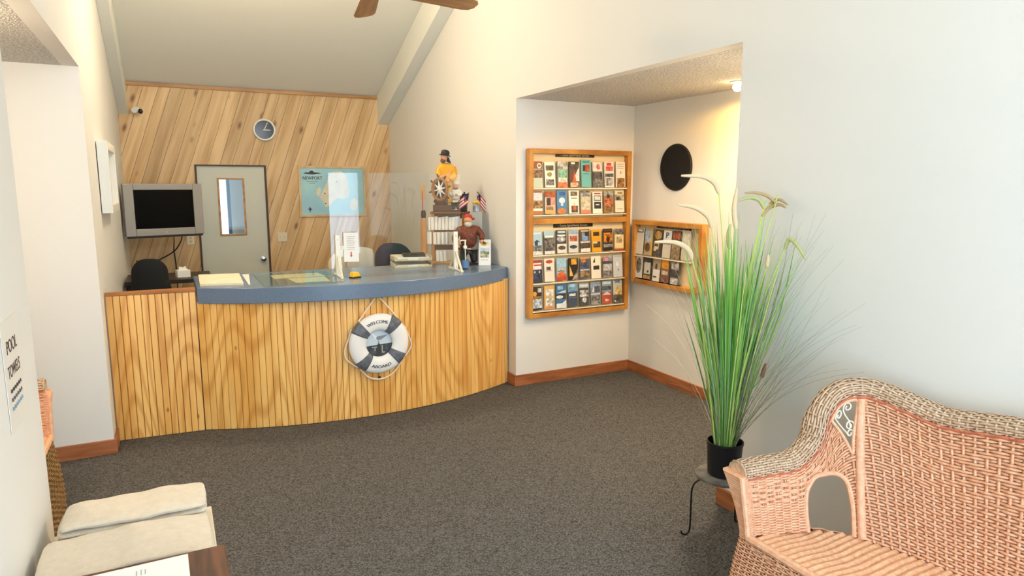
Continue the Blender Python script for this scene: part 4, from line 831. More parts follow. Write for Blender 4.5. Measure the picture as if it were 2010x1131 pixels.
# sailor figurine with folded arms
sl_ = thing('sailor_figurine', 'stout white capped sailor figurine with folded arms beside the captain', 'figurine', (2.402, 5.875, TZ), YW)
MB().lathe([(.055, 0), (.055, .008), (.045, .012)], 20).build('base', M_brownp, sl_)
skin('trousers', [(0, .0, .125, .044), (-.020, 0, .07, .026), (-.022, -.005, .015, .022), (.022, 0, .07, .026), (.030, -.005, .015, .022)], [(0, 1), (1, 2), (0, 3), (3, 4)], M_hatb, sl_)
skin('sweater', [(0, 0, .100, .046), (0, 0, .165, .048), (0, 0, .205, .030), (-.045, -.005, .185, .018), (-.048, -.03, .150, .017), (.005, -.052, .152, .015), (.045, -.005, .185, .018), (.048, -.03, .150, .017), (.0, -.054, .160, .013)], [(0, 1), (1, 2), (2, 3), (3, 4), (4, 5), (2, 6), (6, 7), (7, 8)], M_whitep, sl_)
MB().ell((.012, -.054, .156), (.016, .012, .012)).ell((-.018, -.052, .150), (.014, .010, .011)).build('hands', M_skin, sl_, smooth=True)
MB().ell((0, -.006, .240), (.030, .032, .034)).ell((0, -.038, .236), .008).build('head', M_skin, sl_, smooth=True)
MB().ell((0, -.014, .214), (.024, .022, .016)).build('beard', M_beard, sl_, smooth=True)
MB().lathe([(.032, 0), (.036, .008), (.034, .020), (.020, .030), (.004, .033)], 18).build('cap', M_whitep, sl_, smooth=True, loc=(0, -.002, .252))
# flags and flower mug
M_navy = mat('flag_navy', S(40, 44, 66), .8); M_fr = mat('flag_red', S(196, 70, 70), .8); M_fw = mat('flag_white', S(238, 232, 226), .8)
def flag(x, y, lab, base, top, tilt):
    t = thing('small_flag', lab, 'flag', (x, y, TZ-.004), YW, 'small stick flags on the rack')
    p0 = Vector(base); p1 = Vector(top); MB().tube([p0, p1], .0028, 6).build('pole', M_ltw, t)
    d = (p0-p1).normalized(); s = Vector((math.cos(tilt), .25, math.sin(tilt))).normalized(); L_, Hh = .125, .105; b = MB(); n = 8
    def pt(q, r, o): return p1+d*(.004+Hh*r)+s*(L_*q)+Vector((0, .008*math.sin(q*7)+o, -.012*q*q))
    for k in range(7):
        for i in range(n): b.add([pt(i/n, k/7, 0), pt((i+1)/n, k/7, 0), pt((i+1)/n, (k+1)/7, 0), pt(i/n, (k+1)/7, 0)], [(0, 1, 2, 3)], 1 if k % 2 == 0 else 2)
    for i in range(3): b.add([pt(.4*i/3, 0, -.0016), pt(.4*(i+1)/3, 0, -.0016), pt(.4*(i+1)/3, .57, -.0016), pt(.4*i/3, .57, -.0016)], [(0, 1, 2, 3)], 0)
    o = b.build('cloth', [M_navy, M_fr, M_fw], t); sm = o.modifiers.new('s', 'SOLIDIFY'); sm.thickness = .0014
    return t
flag(2.480, 5.792, 'small American flag drooping to the left over the rack', (.0, 0, .004), (.022, -.01, .185), math.radians(212))
flag(2.612, 5.862, 'small American flag drooping to the right beside the wall', (0, 0, .001), (.004, 0, .195), math.radians(-48))
mg = thing('flower_mug', 'small white mug holding yellow flowers behind the flags', 'mug', (2.578, 5.805, TZ-.003), YW)
MB().lathe([(.026, 0), (.030, .004), (.030, .062), (.026, .062), (.026, .01)], 20, cap=False).build('mug', mat('mug_glaze', S(206, 210, 218), .3, noise=(30, S(110, 116, 140))), mg, smooth=True)
for x, y, z in ((-.018, 0, .080), (.012, -.012, .086), (.0, .012, .092), (.024, .01, .078)): MB().ell((x, y, z), (.018, .018, .012), 10, 6).build('flower', mat('flower_yellow', S(236, 188, 50), .7), mg, smooth=True)
bk = thing('dark_case', 'dark upright case standing between the two flags', 'case', (2.478, 5.872, TZ), YW)
MB().box(-.034, .034, -.018, .018, 0, .165).build('case', M_hatb, bk, bevel=.004); MB().box(-.034, -.022, -.019, .019, .165, .178).box(.004, .016, -.019, .019, .165, .182).build('crest', M_hatb, bk)
# bearded figurine standing on the counter
pr_ = thing('pirate_figurine', 'big bellied figurine in a rust jacket and red headscarf on the counter', 'figurine', (2.445, 5.690, CT), YW)
MB().lathe([(.085, 0), (.085, .012), (.07, .018)], 24).build('base', M_hatb, pr_)
skin('trousers', [(.01, .01, .20, .075), (-.045, .0, .12, .042), (-.060, -.01, .02, .030), (.045, .0, .12, .042), (.055, -.01, .02, .030)], [(0, 1), (1, 2), (0, 3), (3, 4)], M_hatb, pr_)
skin('jacket', [(.005, .0, .145, .080, .07), (.005, -.006, .275, .088, .075), (.0, .0, .335, .066, .055), (.0, .0, .370, .028), (-.080, .0, .325, .036), (-.125, -.02, .250, .034), (-.105, -.06, .195, .026), (.085, .0, .330, .036), (.130, -.01, .275, .032), (.125, -.05, .235, .024)], [(0, 1), (1, 2), (2, 3), (2, 4), (4, 5), (5, 6), (2, 7), (7, 8), (8, 9)], M_rust, pr_)
MB().ell((-.095, -.078, .178), (.026, .02, .018)).ell((.130, -.068, .222), (.020, .02, .018)).build('hands', M_skin, pr_, smooth=True)
MB().ell((.0, -.006, .415), (.038, .042, .046)).ell((0, -.048, .412), .010).build('head', M_skin, pr_, smooth=True)
MB().ell((.004, -.020, .378), (.038, .034, .030)).build('beard', M_greyp, pr_, smooth=True)
MB().ell((.0, .002, .440), (.041, .044, .034)).ell((.045, .02, .425), (.018, .012, .012)).build('headscarf', M_red, pr_, smooth=True)
MB().tube([(.135, -.075, .225), (.165, -.09, .205)], .007, 8).build('pipe', M_hatb, pr_)
# sneeze guard: panel and two stands form one thing
M_acry = thinglass('clear_acrylic', (.965, .98, .985), .02, 1.8)
sg = thing('sneeze_guard', 'clear acrylic sneeze guard on white stands across the counter', 'screen', (1.19, 5.43, CT), -.045)
for x in (0., 1.005):
    MB().box(x-.011, x+.011, -.165, .165, 0, .014).build('foot', M_white, sg, bevel=.002)
    MB().box(x-.018, x+.018, -.014, .014, .013, .335).build('post', M_white, sg, bevel=.003)
    for s in (1, -1): MB().tube([(x, s*.150, .012), (x, s*.014, .165)], .010, 6).build('brace', M_cream, sg)
    for z in (.03, .30): MB().ell((x, -.016, z), (.006, .004, .006), 10, 6).build('screw', M_chrome, sg)
MB().box(-.05, 1.06, .016, .021, .02, .830).build('panel', M_acry, sg)
# notice card
nc = thing('notice_card', 'white notice card with a red arrow fixed to the sneeze guard stand', 'sign', (1.292, 5.40, CT+.118), YW+.1)
o = printed('sheet', .118, .236, .004, (240, 238, 234), [(.22, .13+.062*k, .78-.04*(k % 3), .148+.062*k, (176, 174, 172), .3) for k in range(8)], nc)
MB().prism([(-.004, .080), (.004, .080), (.004, .052), (.010, .052), (0, .038), (-.010, .052), (-.004, .052)], lambda a, b_, d: (a, d, b_), -.0045, -.0036).build('arrow', mat('arrow_red', S(190, 72, 40), .5), nc)
MB().box(-.11, -.03, .004, .010, .10, .13).build('clip', M_white, nc)
yl = thing('yellow_dispenser', 'small yellow dispenser on a black base at the foot of the notice card', 'dispenser', (1.285, 5.285, CT), .35)
MB().box(-.040, .044, -.026, .026, 0, .009).build('base', M_black, yl, bevel=.003); MB().add([(-.036, -.024, .009), (.044, -.024, .009), (.044, .024, .009), (-.036, .024, .009), (-.026, -.024, .05), (.026, -.024, .045), (.026, .024, .045), (-.026, .024, .05)], [(0, 1, 2, 3), (4, 5, 6, 7), (0, 1, 5, 4), (1, 2, 6, 5), (2, 3, 7, 6), (3, 0, 4, 7)]).build('body', mat('yellow_plastic', S(242, 186, 44), .4), yl, bevel=.006)
# pump bottle
bt = thing('pump_bottle', 'clear sanitizer bottle with a white pump and blue label', 'bottle', (2.300, 5.42, CT), YW)
MB().lathe([(.030, 0), (.033, .004), (.033, .150), (.028, .170), (.014, .180), (.013, .188)], 24).build('bottle', thinglass('clear_plastic', (.86, .90, .92), .05, 1.4), bt, smooth=True)
MB().lathe([(.016, .182), (.016, .205), (.008, .208), (.006, .245), (.010, .246), (.010, .256), (.004, .258)], 18).build('pump', M_white, bt, smooth=True); MB().tube([(0, 0, .252), (-.030, -.01, .254), (-.040, -.012, .246)], .0055, 8).build('nozzle', M_white, bt, smooth=True)
MB().tube([(0, 0, .19), (.002, 0, .01)], .0045, 6).build('dip_tube', M_white, bt); MB().lathe([(.0336, .012), (.0336, .080)], 24, cap=False).build('label_band', mat('blue_label', S(88, 124, 170), .5), bt)
# small printed card display
cd = thing('card_display', 'white tent card with a yellow crest and beach picture at the counter end', 'card', (2.565, 5.590, CT), YW-.05)
o = printed('panel', .112, .238, .004, (244, 242, 236), [(.15, .10, .85, .24, (232, 196, 90), .6, 'e'), (.14, .34, .86, .48, (196, 204, 214), .2), (.14, .46, .86, .56, (150, 156, 116), .8), (.14, .56, .86, .70, (176, 168, 140), .9), (.2, .78, .8, .80, (190, 190, 186), .2)], cd); o.rotation_euler = (-.14, 0, 0)
o = MB().box(-.056, .056, 0, .003, 0, .236).build('back_leg', M_white, cd, loc=(0, .07, 0), rot=(.14, 0, 0))
# papers under the glass sheet
M_pap = mat('ivory_paper', S(244, 232, 206), .6, noise=(9, S(230, 212, 178)))
def sheet(name, lab, cat, pts, z, th, m):
    o = MB().prism(pts, lambda a, b_, d: (a, b_, d), z, z+th).build(name, m); return tag(o, lab, cat)
sheet('map_pad', 'ivory pad of tear-off maps at the left end of the counter', 'pad', [(.165, 5.355), (.455, 5.275), (.478, 5.88), (.175, 5.93)], CT+.0005, .016, M_pap)
sheet('loose_sheet', 'bright white loose sheet beside the map pad', 'paper', [(.488, 5.255), (.500, 5.255), (.552, 5.88), (.500, 5.88)], CT+.0005, .004, M_white)
sheet('flat_map', 'ivory map lying under the counter glass', 'paper', [(.70, 5.50), (1.10, 5.50), (1.08, 5.74), (.70, 5.74)], CT+.0004, .0012, M_pap)
sheet('flat_leaflet', 'ivory leaflet under the glass close to the counter edge', 'paper', [(.82, 5.20), (1.07, 5.20), (1.085, 5.47), (.80, 5.47)], CT+.0004, .0012, M_pap)
gl = MB().box(.58, 1.155, 5.08, 5.86, CT+.002, CT+.007).build('counter_glass', thinglass('tinted_glass', (.90, .95, .91), .02, 1.4)); tag(gl, 'clear glass sheet lying on the counter over the maps', 'glass sheet')
# ------------------------------------------------------------------ office behind the counter and things on the walls
M_silver = mat('silver_plastic', S(150, 145, 138), .45, .2); M_screen = mat('dark_screen', S(3, 3, 3), .30, spec=.08)
tv = thing('television', 'silver framed television mounted in the corner by the grey door', 'television', (-.035, 7.98, 1.55), .30)
def panel(b, x0, x1, z0, z1, y0, y1): return b.box(x0, x1, y0, y1, z0, z1)
b = MB(); panel(b, -.385, -.290, -.27, .27, 0, .06); panel(b, .290, .385, -.27, .27, 0, .06); panel(b, -.29, .29, .205, .27, 0, .06); panel(b, -.29, .29, -.27, -.195, 0, .06)
b.build('bezel', M_silver, tv, bevel=.006); MB().box(-.292, .292, .010, .03, -.197, .207).build('screen', M_screen, tv)
MB().add([(-.38, .055, -.262), (.38, .055, -.262), (.38, .055, .265), (-.38, .055, .265), (-.20, .34, -.18), (.20, .34, -.18), (.20, .34, .2), (-.20, .34, .2)], [(0, 1, 2, 3), (4, 5, 6, 7), (0, 1, 5, 4), (1, 2, 6, 5), (2, 3, 7, 6), (3, 0, 4, 7)]).build('housing', M_black, tv, bevel=.01)
MB().box(-.37, .37, .01, .05, -.290, -.268).build('underside_shadow', M_black, tv); MB().ell((.0, -.001, -.235), (.006, .003, .006), 8, 6).build('power_light', M_cream, tv)  # black strip below the bezel stands for the shadow under the set
MB().box(-.05, .05, .33, .80, -.03, .03).build('bracket', M_black, tv)
def cable(lab, P, r=.007):
    o = MB().tube(smoothpath(P, 6), r, 6).build('cable', M_black, smooth=True); return tag(o, lab, 'cable')
cable('black cable hanging straight down from the television', [(.02, 8.3, 1.30), (.03, 8.6, 1.20), (.02, 8.85, 1.05), (.03, 8.90, .85), (.03, 8.91, .35)])
cable('black cable looping sideways below the television', [(.12, 8.35, 1.30), (.10, 8.7, 1.16), (.02, 8.88, 1.03), (-.15, 8.90, .93), (-.28, 8.90, .90), (-.38, 8.91, .93)])
# clock
ck = thing('wall_clock', 'round wall clock with a white rim and dark glossy face', 'clock', (1.115, BY-.016, 2.480), 0.)
RXm = Matrix.Rotation(PI/2, 3, 'X')
MB().lathe([(.130, 0), (.134, .012), (.132, .032), (.124, .038), (.112, .034), (.110, .018)], 48, M=RXm, cap=False).build('rim', M_white, ck, smooth=True)
MB().lathe([(.112, .008), (.112, .014), (.0, .0141)], 40, M=RXm).build('face', mat('clock_face', S(38, 36, 36), .12), ck)
def hand(a, L, w_):
    d = Vector((math.sin(a), 0, math.cos(a))); s = Vector((math.cos(a), 0, -math.sin(a))); n = Vector((0, -1, 0))
    return MB().add([-d*.012-s*w_+n*.016, d*L-s*w_*.5+n*.016, d*L+s*w_*.5+n*.016, -d*.012+s*w_+n*.016, -d*.012-s*w_+n*.018, d*L-s*w_*.5+n*.018, d*L+s*w_*.5+n*.018, -d*.012+s*w_+n*.018], [(0, 1, 2, 3), (4, 5, 6, 7), (0, 1, 5, 4), (1, 2, 6, 5), (2, 3, 7, 6), (3, 0, 4, 7)]).build('hand', M_white, ck)
hand(math.radians(25), .098, .005); hand(math.radians(91), .072, .006)
for k in range(12):
    a = 2*PI*k/12; d = Vector((math.sin(a), 0, math.cos(a))); MB().tube([d*.092+Vector((0, -.016, 0)), d*.104+Vector((0, -.016, 0))], .0016, 4).build('hour_mark', mat('mark_grey', S(120, 116, 110), .4), ck)
# map
mp_ = thing('framed_map', 'framed pale turquoise island map on the plank wall', 'map', (1.925, BY-.0155, 1.400), 0.)
mw, mh = .862, .652
for x0, x1, z0, z1 in ((-mw/2, -mw/2+.03, 0, mh), (mw/2-.03, mw/2, 0, mh), (-mw/2+.03, mw/2-.03, 0, .03), (-mw/2+.03, mw/2-.03, mh-.03, mh)): MB().box(x0, x1, -.022, 0, z0, z1).build('frame_rail', wood('map_frame_%d' % int(x0*100+z0*1000), S(218, 192, 146), S(196, 164, 112), (8, 8, 8)), mp_, bevel=.003)
MB().box(-mw/2+.025, mw/2-.025, -.010, -.002, .025, mh-.025).build('sheet', mat('sea_print', S(172, 216, 214), .35, noise=(3.2, S(152, 196, 214))), mp_)
fz = lambda a, b_, d: (a, d, b_)
M_land = mat('land_print', S(232, 222, 192), .4, noise=(10, S(216, 206, 176)))
MB().prism([(-.22, .30), (-.20, .36), (-.165, .38), (-.150, .34), (-.165, .29), (-.19, .26)], fz, -.0102, -.0108).build('islet', M_land, mp_)
MB().prism([(-.17, .26), (-.13, .33), (-.10, .39), (-.07, .45), (-.05, .53), (.02, .585), (.11, .59), (.17, .54), (.20, .47), (.19, .38), (.22, .33), (.20, .26), (.13, .22), (.06, .24), (0, .20), (-.05, .14), (-.10, .12), (-.12, .17)], fz, -.0102, -.0109).build('land', M_land, mp_)
MB().prism([(.21, .12), (.23, .20), (.28, .24), (.32, .20), (.31, .10), (.25, .07)], fz, -.0102, -.0108).build('islet', M_land, mp_)
M_mink = mat('map_ink', S(70, 56, 66), .5)
MB().prism([(-.37, .555), (-.33, .57), (-.30, .565), (-.275, .59), (-.25, .59), (-.23, .57), (-.18, .565), (-.14, .555), (-.20, .548), (-.25, .54), (-.30, .545)], fz, -.0102, -.0108).build('banner', M_mink, mp_)
lettering('map_title', 'NEWPORT', .062, lambda x, y, d: (-.255+x, -.0106-d, .475+y), M_mink, mp_, sx=.82, bold=.0012)
MB().box(-.33, -.19, -.0108, -.0102, .447, .455).box(-.30, -.22, -.0108, -.0102, .428, .434).build('subtitle_line', mat('map_ink_pale', S(112, 130, 136), .5), mp_)
MB().prism([(-.300, .135), (-.310, .108), (-.332, .100), (-.310, .092), (-.300, .055), (-.290, .092), (-.268, .100), (-.290, .108)], fz, -.0102, -.0108).build('compass_star', M_mink, mp_)
for x, z in ((-.105, .30), (-.10, .17), (.05, .45)): MB().prism([(x+.008*math.cos(2*PI*i/8), z+.008*math.sin(2*PI*i/8)) for i in range(8)], fz, -.011, -.0115).build('town_dot', M_mink, mp_)
# switch, outlet, security camera
sw = thing('light_switch', 'cream double light switch right of the grey door', 'switch', (1.266, BY-.0155, 1.153), 0.)
MB().box(-.060, .060, -.007, 0, -.058, .058).build('plate', M_cream, sw, bevel=.003)
for x in (-.024, .024): MB().box(x-.006, x+.006, -.016, -.006, -.010, .014).build('toggle', M_cream, sw, bevel=.002)
ou = thing('wall_outlet', 'cream outlet plate left of the grey door below the television', 'outlet', (.207, BY-.0155, 1.155), 0.)
MB().box(-.040, .040, -.007, 0, -.060, .060).build('plate', M_cream, ou, bevel=.003)
for z in (-.022, .022): MB().lathe([(.016, 0), (.016, .003)], 16, M=RXm).build('socket', mat('socket_cream', S(190, 176, 146), .5), ou, loc=(0, -.006, z))
sc_ = thing('security_camera', 'small white security camera high on the plank wall', 'camera', (-.246, BY-.015, 2.660), 0.)
MB().lathe([(.026, 0), (.026, .008), (.012, .012), (.012, .03)], 16, M=RXm).build('mount', M_white, sc_, smooth=True)
MB().lathe([(.012, 0), (.034, .010), (.036, .075), (.030, .085)], 20, M=Matrix.Rotation(-.35, 3, 'Z') @ Matrix.Rotation(PI/2+.25, 3, 'X')).build('body', M_white, sc_, smooth=True, loc=(0, -.025, 0)); MB().ell((.036, -.112, -.030), (.024, .012, .028)).build('lens', M_black, sc_, smooth=True)
# deep white frame on the left wall
fr = thing('shadow_frame', 'deep white picture frame on the left wall behind the counter', 'picture frame', (LX, 6.11, 1.60), 0.)
for y0, y1, z0, z1 in ((-.39, -.33, 0, .52), (.33, .39, 0, .52), (-.33, .33, 0, .06), (-.33, .33, .46, .52)): MB().box(.006, .075, y0, y1, z0, z1).build('frame_rail', M_white, fr, bevel=.003)
MB().box(.004, .014, -.34, .34, .05, .47).build('backing', mat('frame_mat', S(190, 182, 164), .6), fr)
# black chair behind the gate
M_blk = mat('black_fabric', S(18, 19, 22), .9, bump=(300, .3, .003))
def office_chair(name, label, loc, rz, m, w_, z0, z1, seat=True):
    t = thing(name, label, 'chair', loc, rz)
    b = MB(); nx, nz = 12, 8; vs = []; hw_ = w_/2
    for side in (0, 1):
        for i in range(nx+1):
            for j in range(nz+1):
                u = -1+2*i/nx; v = j/nz; top = (1-abs(u)**3.2*.22); x = u*hw_*(.86+.14*math.sin(PI*min(v+.25, 1))); z = z0+(z1-z0)*v*(top if v > 0 else 1); y = .05*u*u*-1+(.032 if side else -.032)*(1-abs(u)**6)*(1-abs(2*v-1)**8*.7)-.06*v
                vs.append((x, -y, z))
    k = (nx+1)*(nz+1); fs = []
    for s in (0, 1):
        for i in range(nx):
            for j in range(nz): a = s*k+i*(nz+1)+j; fs.append((a, a+1, a+nz+2, a+nz+1))
    for i in range(nx): fs += [(i*(nz+1)+nz, k+i*(nz+1)+nz, k+(i+1)*(nz+1)+nz, (i+1)*(nz+1)+nz), (i*(nz+1), (i+1)*(nz+1), k+(i+1)*(nz+1), k+i*(nz+1))]
    for j in range(nz): fs += [(j, k+j, k+j+1, j+1), (nx*(nz+1)+j, nx*(nz+1)+j+1, k+nx*(nz+1)+j+1, k+nx*(nz+1)+j)]
    b.add(vs, fs).build('backrest', m, t, smooth=True, sub=1)
    MB().box(-.02, .02, -.05, -.03, .45, z0+.1).build('back_support', M_black, t); MB().box(-.20, .20, -.02, .40, .44, .51).build('seat', m, t, bevel=.03)
    MB().lathe([(.03, .08), (.025, .44)], 12, c=(0, .2, 0)).build('column', M_black, t)
    for q in range(5):
        a = 2*PI*q/5; MB().tube([(0, .2, .09), (.20*math.cos(a), .2+.20*math.sin(a), .06), (.21*math.cos(a), .2+.21*math.sin(a), .0)], .02, 6).build('leg', M_black, t)
    return t
office_chair('desk_chair', 'black rounded desk chair behind the gate panel', (-.190, 6.62, 0), .0, M_blk, .34, .72, 1.165)
office_chair('desk_chair', 'beige desk chair behind the sneeze guard', (1.585, 6.55, 0), -.06, mat('beige_fabric', S(208, 194, 166), .9, bump=(200, .3, .003)), .54, .62, 1.185)
navy = office_chair('desk_chair', 'navy blue desk chair next to the beige chair', (2.10, 6.98, 0), -.5, mat('navy_fabric', S(44, 56, 76), .9, bump=(200, .3, .003)), .48, .62, 1.190)
# grey cloth over the beige chair
cl = thing('draped_towel', 'pale grey towel draped over the back of the beige chair', 'towel', (1.645, 6.538, 0), -.06)
b = MB(); n = 14; vs = []
for i in range(n+1):
    x = -.13+.26*i/n; zt = 1.205-.03*(abs(x)/.13)**2
    for y, z in ((-.065, .80), (-.062, 1.0), (-.045, 1.13), (0.0, zt), (.06, 1.17), (.085, 1.0), (.085, .85)): vs.append((x+.004*math.sin(z*30), y+.006*math.sin(i*1.3), z))
fs = [(i*7+j, i*7+j+1, (i+1)*7+j+1, (i+1)*7+j) for i in range(n) for j in range(6)]
o = b.add(vs, fs).build('cloth', mat('grey_terry', S(186, 184, 172), .95, bump=(300, .4, .004)), cl, smooth=True); s = o.modifiers.new('s', 'SOLIDIFY'); s.thickness = .006
# lower desk behind the gate with tape dispenser
dk_ = thing('work_desk', 'dark work desk top behind the counter below the television', 'desk', (-.02, 7.5, 0), 0.)
MB().box(-.40, .36, -.30, .30, .86, .90).build('desk_top', mat('dark_desk', S(40, 30, 24), .4), dk_, bevel=.004)
for x in (-.37, .33):
    for y in (-.27, .27): MB().box(x-.02, x+.02, y-.02, y+.02, 0, .86).build('leg', M_black, dk_)
tb = thing('tissue_box', 'small white tissue box on the dark desk', 'box', (.08, 7.36, .90), .2)
MB().box(-.06, .06, -.05, .05, 0, .075).build('box', M_white, tb, bevel=.006); MB().prism([(-.04, .07), (-.03, .11), (0, .098), (.028, .108), (.035, .07)], fz, -.012, .012).build('tissue', M_white, tb, bevel=.003)
# letter trays at the rear of the counter
lt = thing('letter_tray', 'cream two tier letter tray at the rear of the counter', 'tray', (1.935, 5.825, CT), -.12)
M_tray = mat('tray_cream', S(222, 206, 170), .5)
for z in (.0, .062):
    MB().box(-.17, .17, -.115, .115, z, z+.006).build('tray_floor', M_tray, lt, bevel=.002); MB().box(-.17, -.163, -.115, .115, z+.006, z+.04).box(.163, .17, -.115, .115, z+.006, z+.04).box(-.163, .163, .108, .115, z+.006, z+.04).box(-.163, -.05, -.115, -.108, z+.006, z+.022).box(.05, .163, -.115, -.108, z+.006, z+.022).build('tray_wall', M_tray, lt, bevel=.002)
for x in (-.16, .16): MB().box(x-.008, x+.008, .09, .11, .03, .07).build('riser', M_tray, lt)
for z, h_, nm_ in ((.006, .020, 'lower'), (.068, .026, 'upper')):
    o = MB().box(-.145, .145, -.10, .10, 0, h_).build('paper_stack', M_white, None, bevel=.002); o.location = (1.935, 5.825, CT+z+.0005); o.rotation_euler = (0, 0, -.10 if nm_ == 'upper' else -.13)
    tag(o, 'white paper stack in the %s tier of the letter tray' % nm_, 'paper')
bk_ = thing('dark_binder', 'dark brown binder lying on top of the letter tray', 'binder', (1.955, 5.80, CT+.097), -.2)
MB().box(-.10, .10, -.075, .075, 0, .004).box(-.10, .10, -.075, .075, .020, .024).box(-.10, -.096, -.075, .075, 0, .024).build('cover', mat('binder_brown', S(46, 34, 30), .5), bk_, bevel=.0015); MB().box(-.094, .094, -.071, .071, .004, .020).build('pages', mat('binder_pages', S(90, 76, 66), .7), bk_)
# ------------------------------------------------------------------ fan, lamps, towels, sign
M_blade = wood('walnut_blade', S(190, 138, 84), S(146, 100, 56), (2, 18, 18), rough=.4); M_fanm = mat('fan_bronze', S(74, 54, 38), .35, .7)
fan = thing('ceiling_fan', 'ceiling fan with brown wooden blades at the top of the picture', 'ceiling fan', (1.21, 4.25, 3.0), 0.)
MB().lathe([(.03, .035), (.095, .045), (.115, .07), (.115, .13), (.08, .17), (.03, .19)], 32).build('motor', M_fanm, fan, smooth=True)
MB().lathe([(.016, .18), (.016, 1.80)], 12).build('downrod', M_fanm, fan, smooth=True); MB().lathe([(.02, 1.68), (.07, 1.74), (.075, 1.80), (.075, 1.86)], 24).build('canopy', M_fanm, fan, smooth=True)
bl = [(.17, -.050), (.22, -.062), (.66, -.078), (.715, -.066), (.74, -.030), (.74, .030), (.715, .066), (.66, .078), (.22, .062), (.17, .050)]
for k in range(5):
    a = math.radians(7.7+72*k-0.)
    o = MB().prism(bl, lambda p, q, d: (p, q, d), -.004, .004).build('blade', M_blade, fan, bevel=.002); o.rotation_euler = Matrix.Rotation(a, 3, 'Z').to_euler(); o.rotation_euler = (Matrix.Rotation(a, 3, 'Z') @ Matrix.Rotation(-.20, 3, 'X')).to_euler()
    o = MB().box(.07, .22, -.022, .022, .006, .014).build('blade_iron', M_fanm, fan, bevel=.003); o.rotation_euler = (0, 0, a)
# pendant globe over the office, its own warm light
gl_ = thing('globe_lamp', 'warm globe lamp hanging from the sloping ceiling above the office', 'lamp', (.85, 5.65, 3.50), 0.)
M_globe = mat('lit_globe', S(255, 226, 180), .4, emit=((1., .72, .38), 6.))
MB().ell((0, 0, 0), .09, 20, 12).build('globe', M_globe, gl_, smooth=True); MB().lathe([(.012, .085), (.012, .80)], 10).build('rod', M_fanm, gl_); MB().lathe([(.03, .08), (.045, .085), (.03, .11)], 16).build('holder', M_fanm, gl_)
pl1 = point('globe_light', (0, 0, -.0), 430, (1., .81, .57), .10, gl_)
for ch in gl_.children:
    if ch.name.startswith('globe'): ch.visible_shadow = True
# alcove flood bulb
al = thing('ceiling_bulb', 'glowing bare bulb in the brochure alcove ceiling', 'lamp', (3.68, 3.67, AZ), 0.)
MB().lathe([(.055, -.001), (.055, -.008), (.030, -.012), (.028, -.016)], 20).build('socket', M_white, al, smooth=True)
MB().ell((0, 0, -.040), (.034, .034, .030), 18, 12).build('bulb', mat('lit_bulb', S(255, 240, 210), .4, emit=((1., .80, .46), 30.)), al, smooth=True)
bl_ = bpy.data.lights.new('bulb_light', 'SPOT'); bl_.energy = 34; bl_.color = (1., .54, .11); bl_.spot_size = math.radians(180); bl_.spot_blend = .25; bl_.shadow_soft_size = .03
bo = bpy.data.objects.new('bulb_light', bl_); C.objects.link(bo); bo.parent = al; bo.location = (0, 0, -.08)
a2 = thing('alcove_fill_lamp', 'unseen flush lamp added as fill near the front end of the brochure alcove', 'lamp', (3.22, 3.02, AZ), 0.)  # extra lamp out of sight, added to brighten the alcove walls
MB().lathe([(.10, 0), (.10, -.012), (.085, -.02)], 24).build('base', M_white, a2, smooth=True); MB().ell((0, 0, -.025), (.085, .085, .035), 20, 10).build('shade', mat('fill_lamp_shade', S(255, 240, 216), .4, emit=((1., .84, .6), 4.)), a2, smooth=True)
al2 = bpy.data.lights.new('alcove_fill_light', 'SPOT'); al2.energy = 95; al2.color = (1., .88, .70); al2.spot_size = math.radians(172); al2.spot_blend = .35; al2.shadow_soft_size = .07
ao = bpy.data.objects.new('alcove_fill_light', al2); C.objects.link(ao); ao.parent = a2; ao.location = (0, 0, -.075)
nb = thing('nook_lamp', 'flush ceiling lamp inside the left nook', 'lamp', (-1.05, 3.55, LZ), 0.)
MB().lathe([(.10, 0), (.10, -.012), (.085, -.02)], 24).build('base', M_white, nb, smooth=True); MB().ell((0, 0, -.025), (.085, .085, .035), 20, 10).build('shade', mat('lit_shade', S(255, 236, 206), .4, emit=((1., .78, .5), 4.)), nb, smooth=True)
point('nook_light', (0, 0, -.12), 26, (1., .80, .56), .06, nb)
# sign on the near left wall
sg_ = thing('towel_sign', 'white paper sign reading POOL TOWELS on the left wall', 'sign', (LX+.0012, 2.365, 1.105), 0.)
def onw(x, y, d): return (.0016+d, x, y)
MB().box(0, .0012, -.118, .118, 0, .315).build('sheet', mat('sign_paper', S(232, 228, 218), .5), sg_)
M_st = mat('sign_ink', S(84, 62, 60), .6)
lettering('lettering', 'POOL', .056, lambda x, y, d: onw(x, y+.218, d), M_st, sg_, sx=.95, bold=.0016); lettering('lettering', 'TOWELS', .052, lambda x, y, d: onw(x, y+.148, d), M_st, sg_, sx=.80, bold=.0016)
for k, c in enumerate((S(64, 62, 72), S(88, 92, 112), S(120, 164, 196))):
    b = MB(); z = .106-.026*k; n = 24
    for i in range(n): y0 = -.075+.15*i/n; y1 = y0+.15/n; w0 = .003*math.sin(i*1.5); w1 = .003*math.sin((i+1)*1.5); b.add([onw(y0, z+w0, .0002), onw(y1, z+w1, .0002), onw(y1, z+w1+.010, .0002), onw(y0, z+w0+.010, .0002)], [(0, 1, 2, 3)])
    b.build('wave_line', mat('wave_ink_%s' % ('dark', 'grey', 'blue')[k], c, .6), sg_)
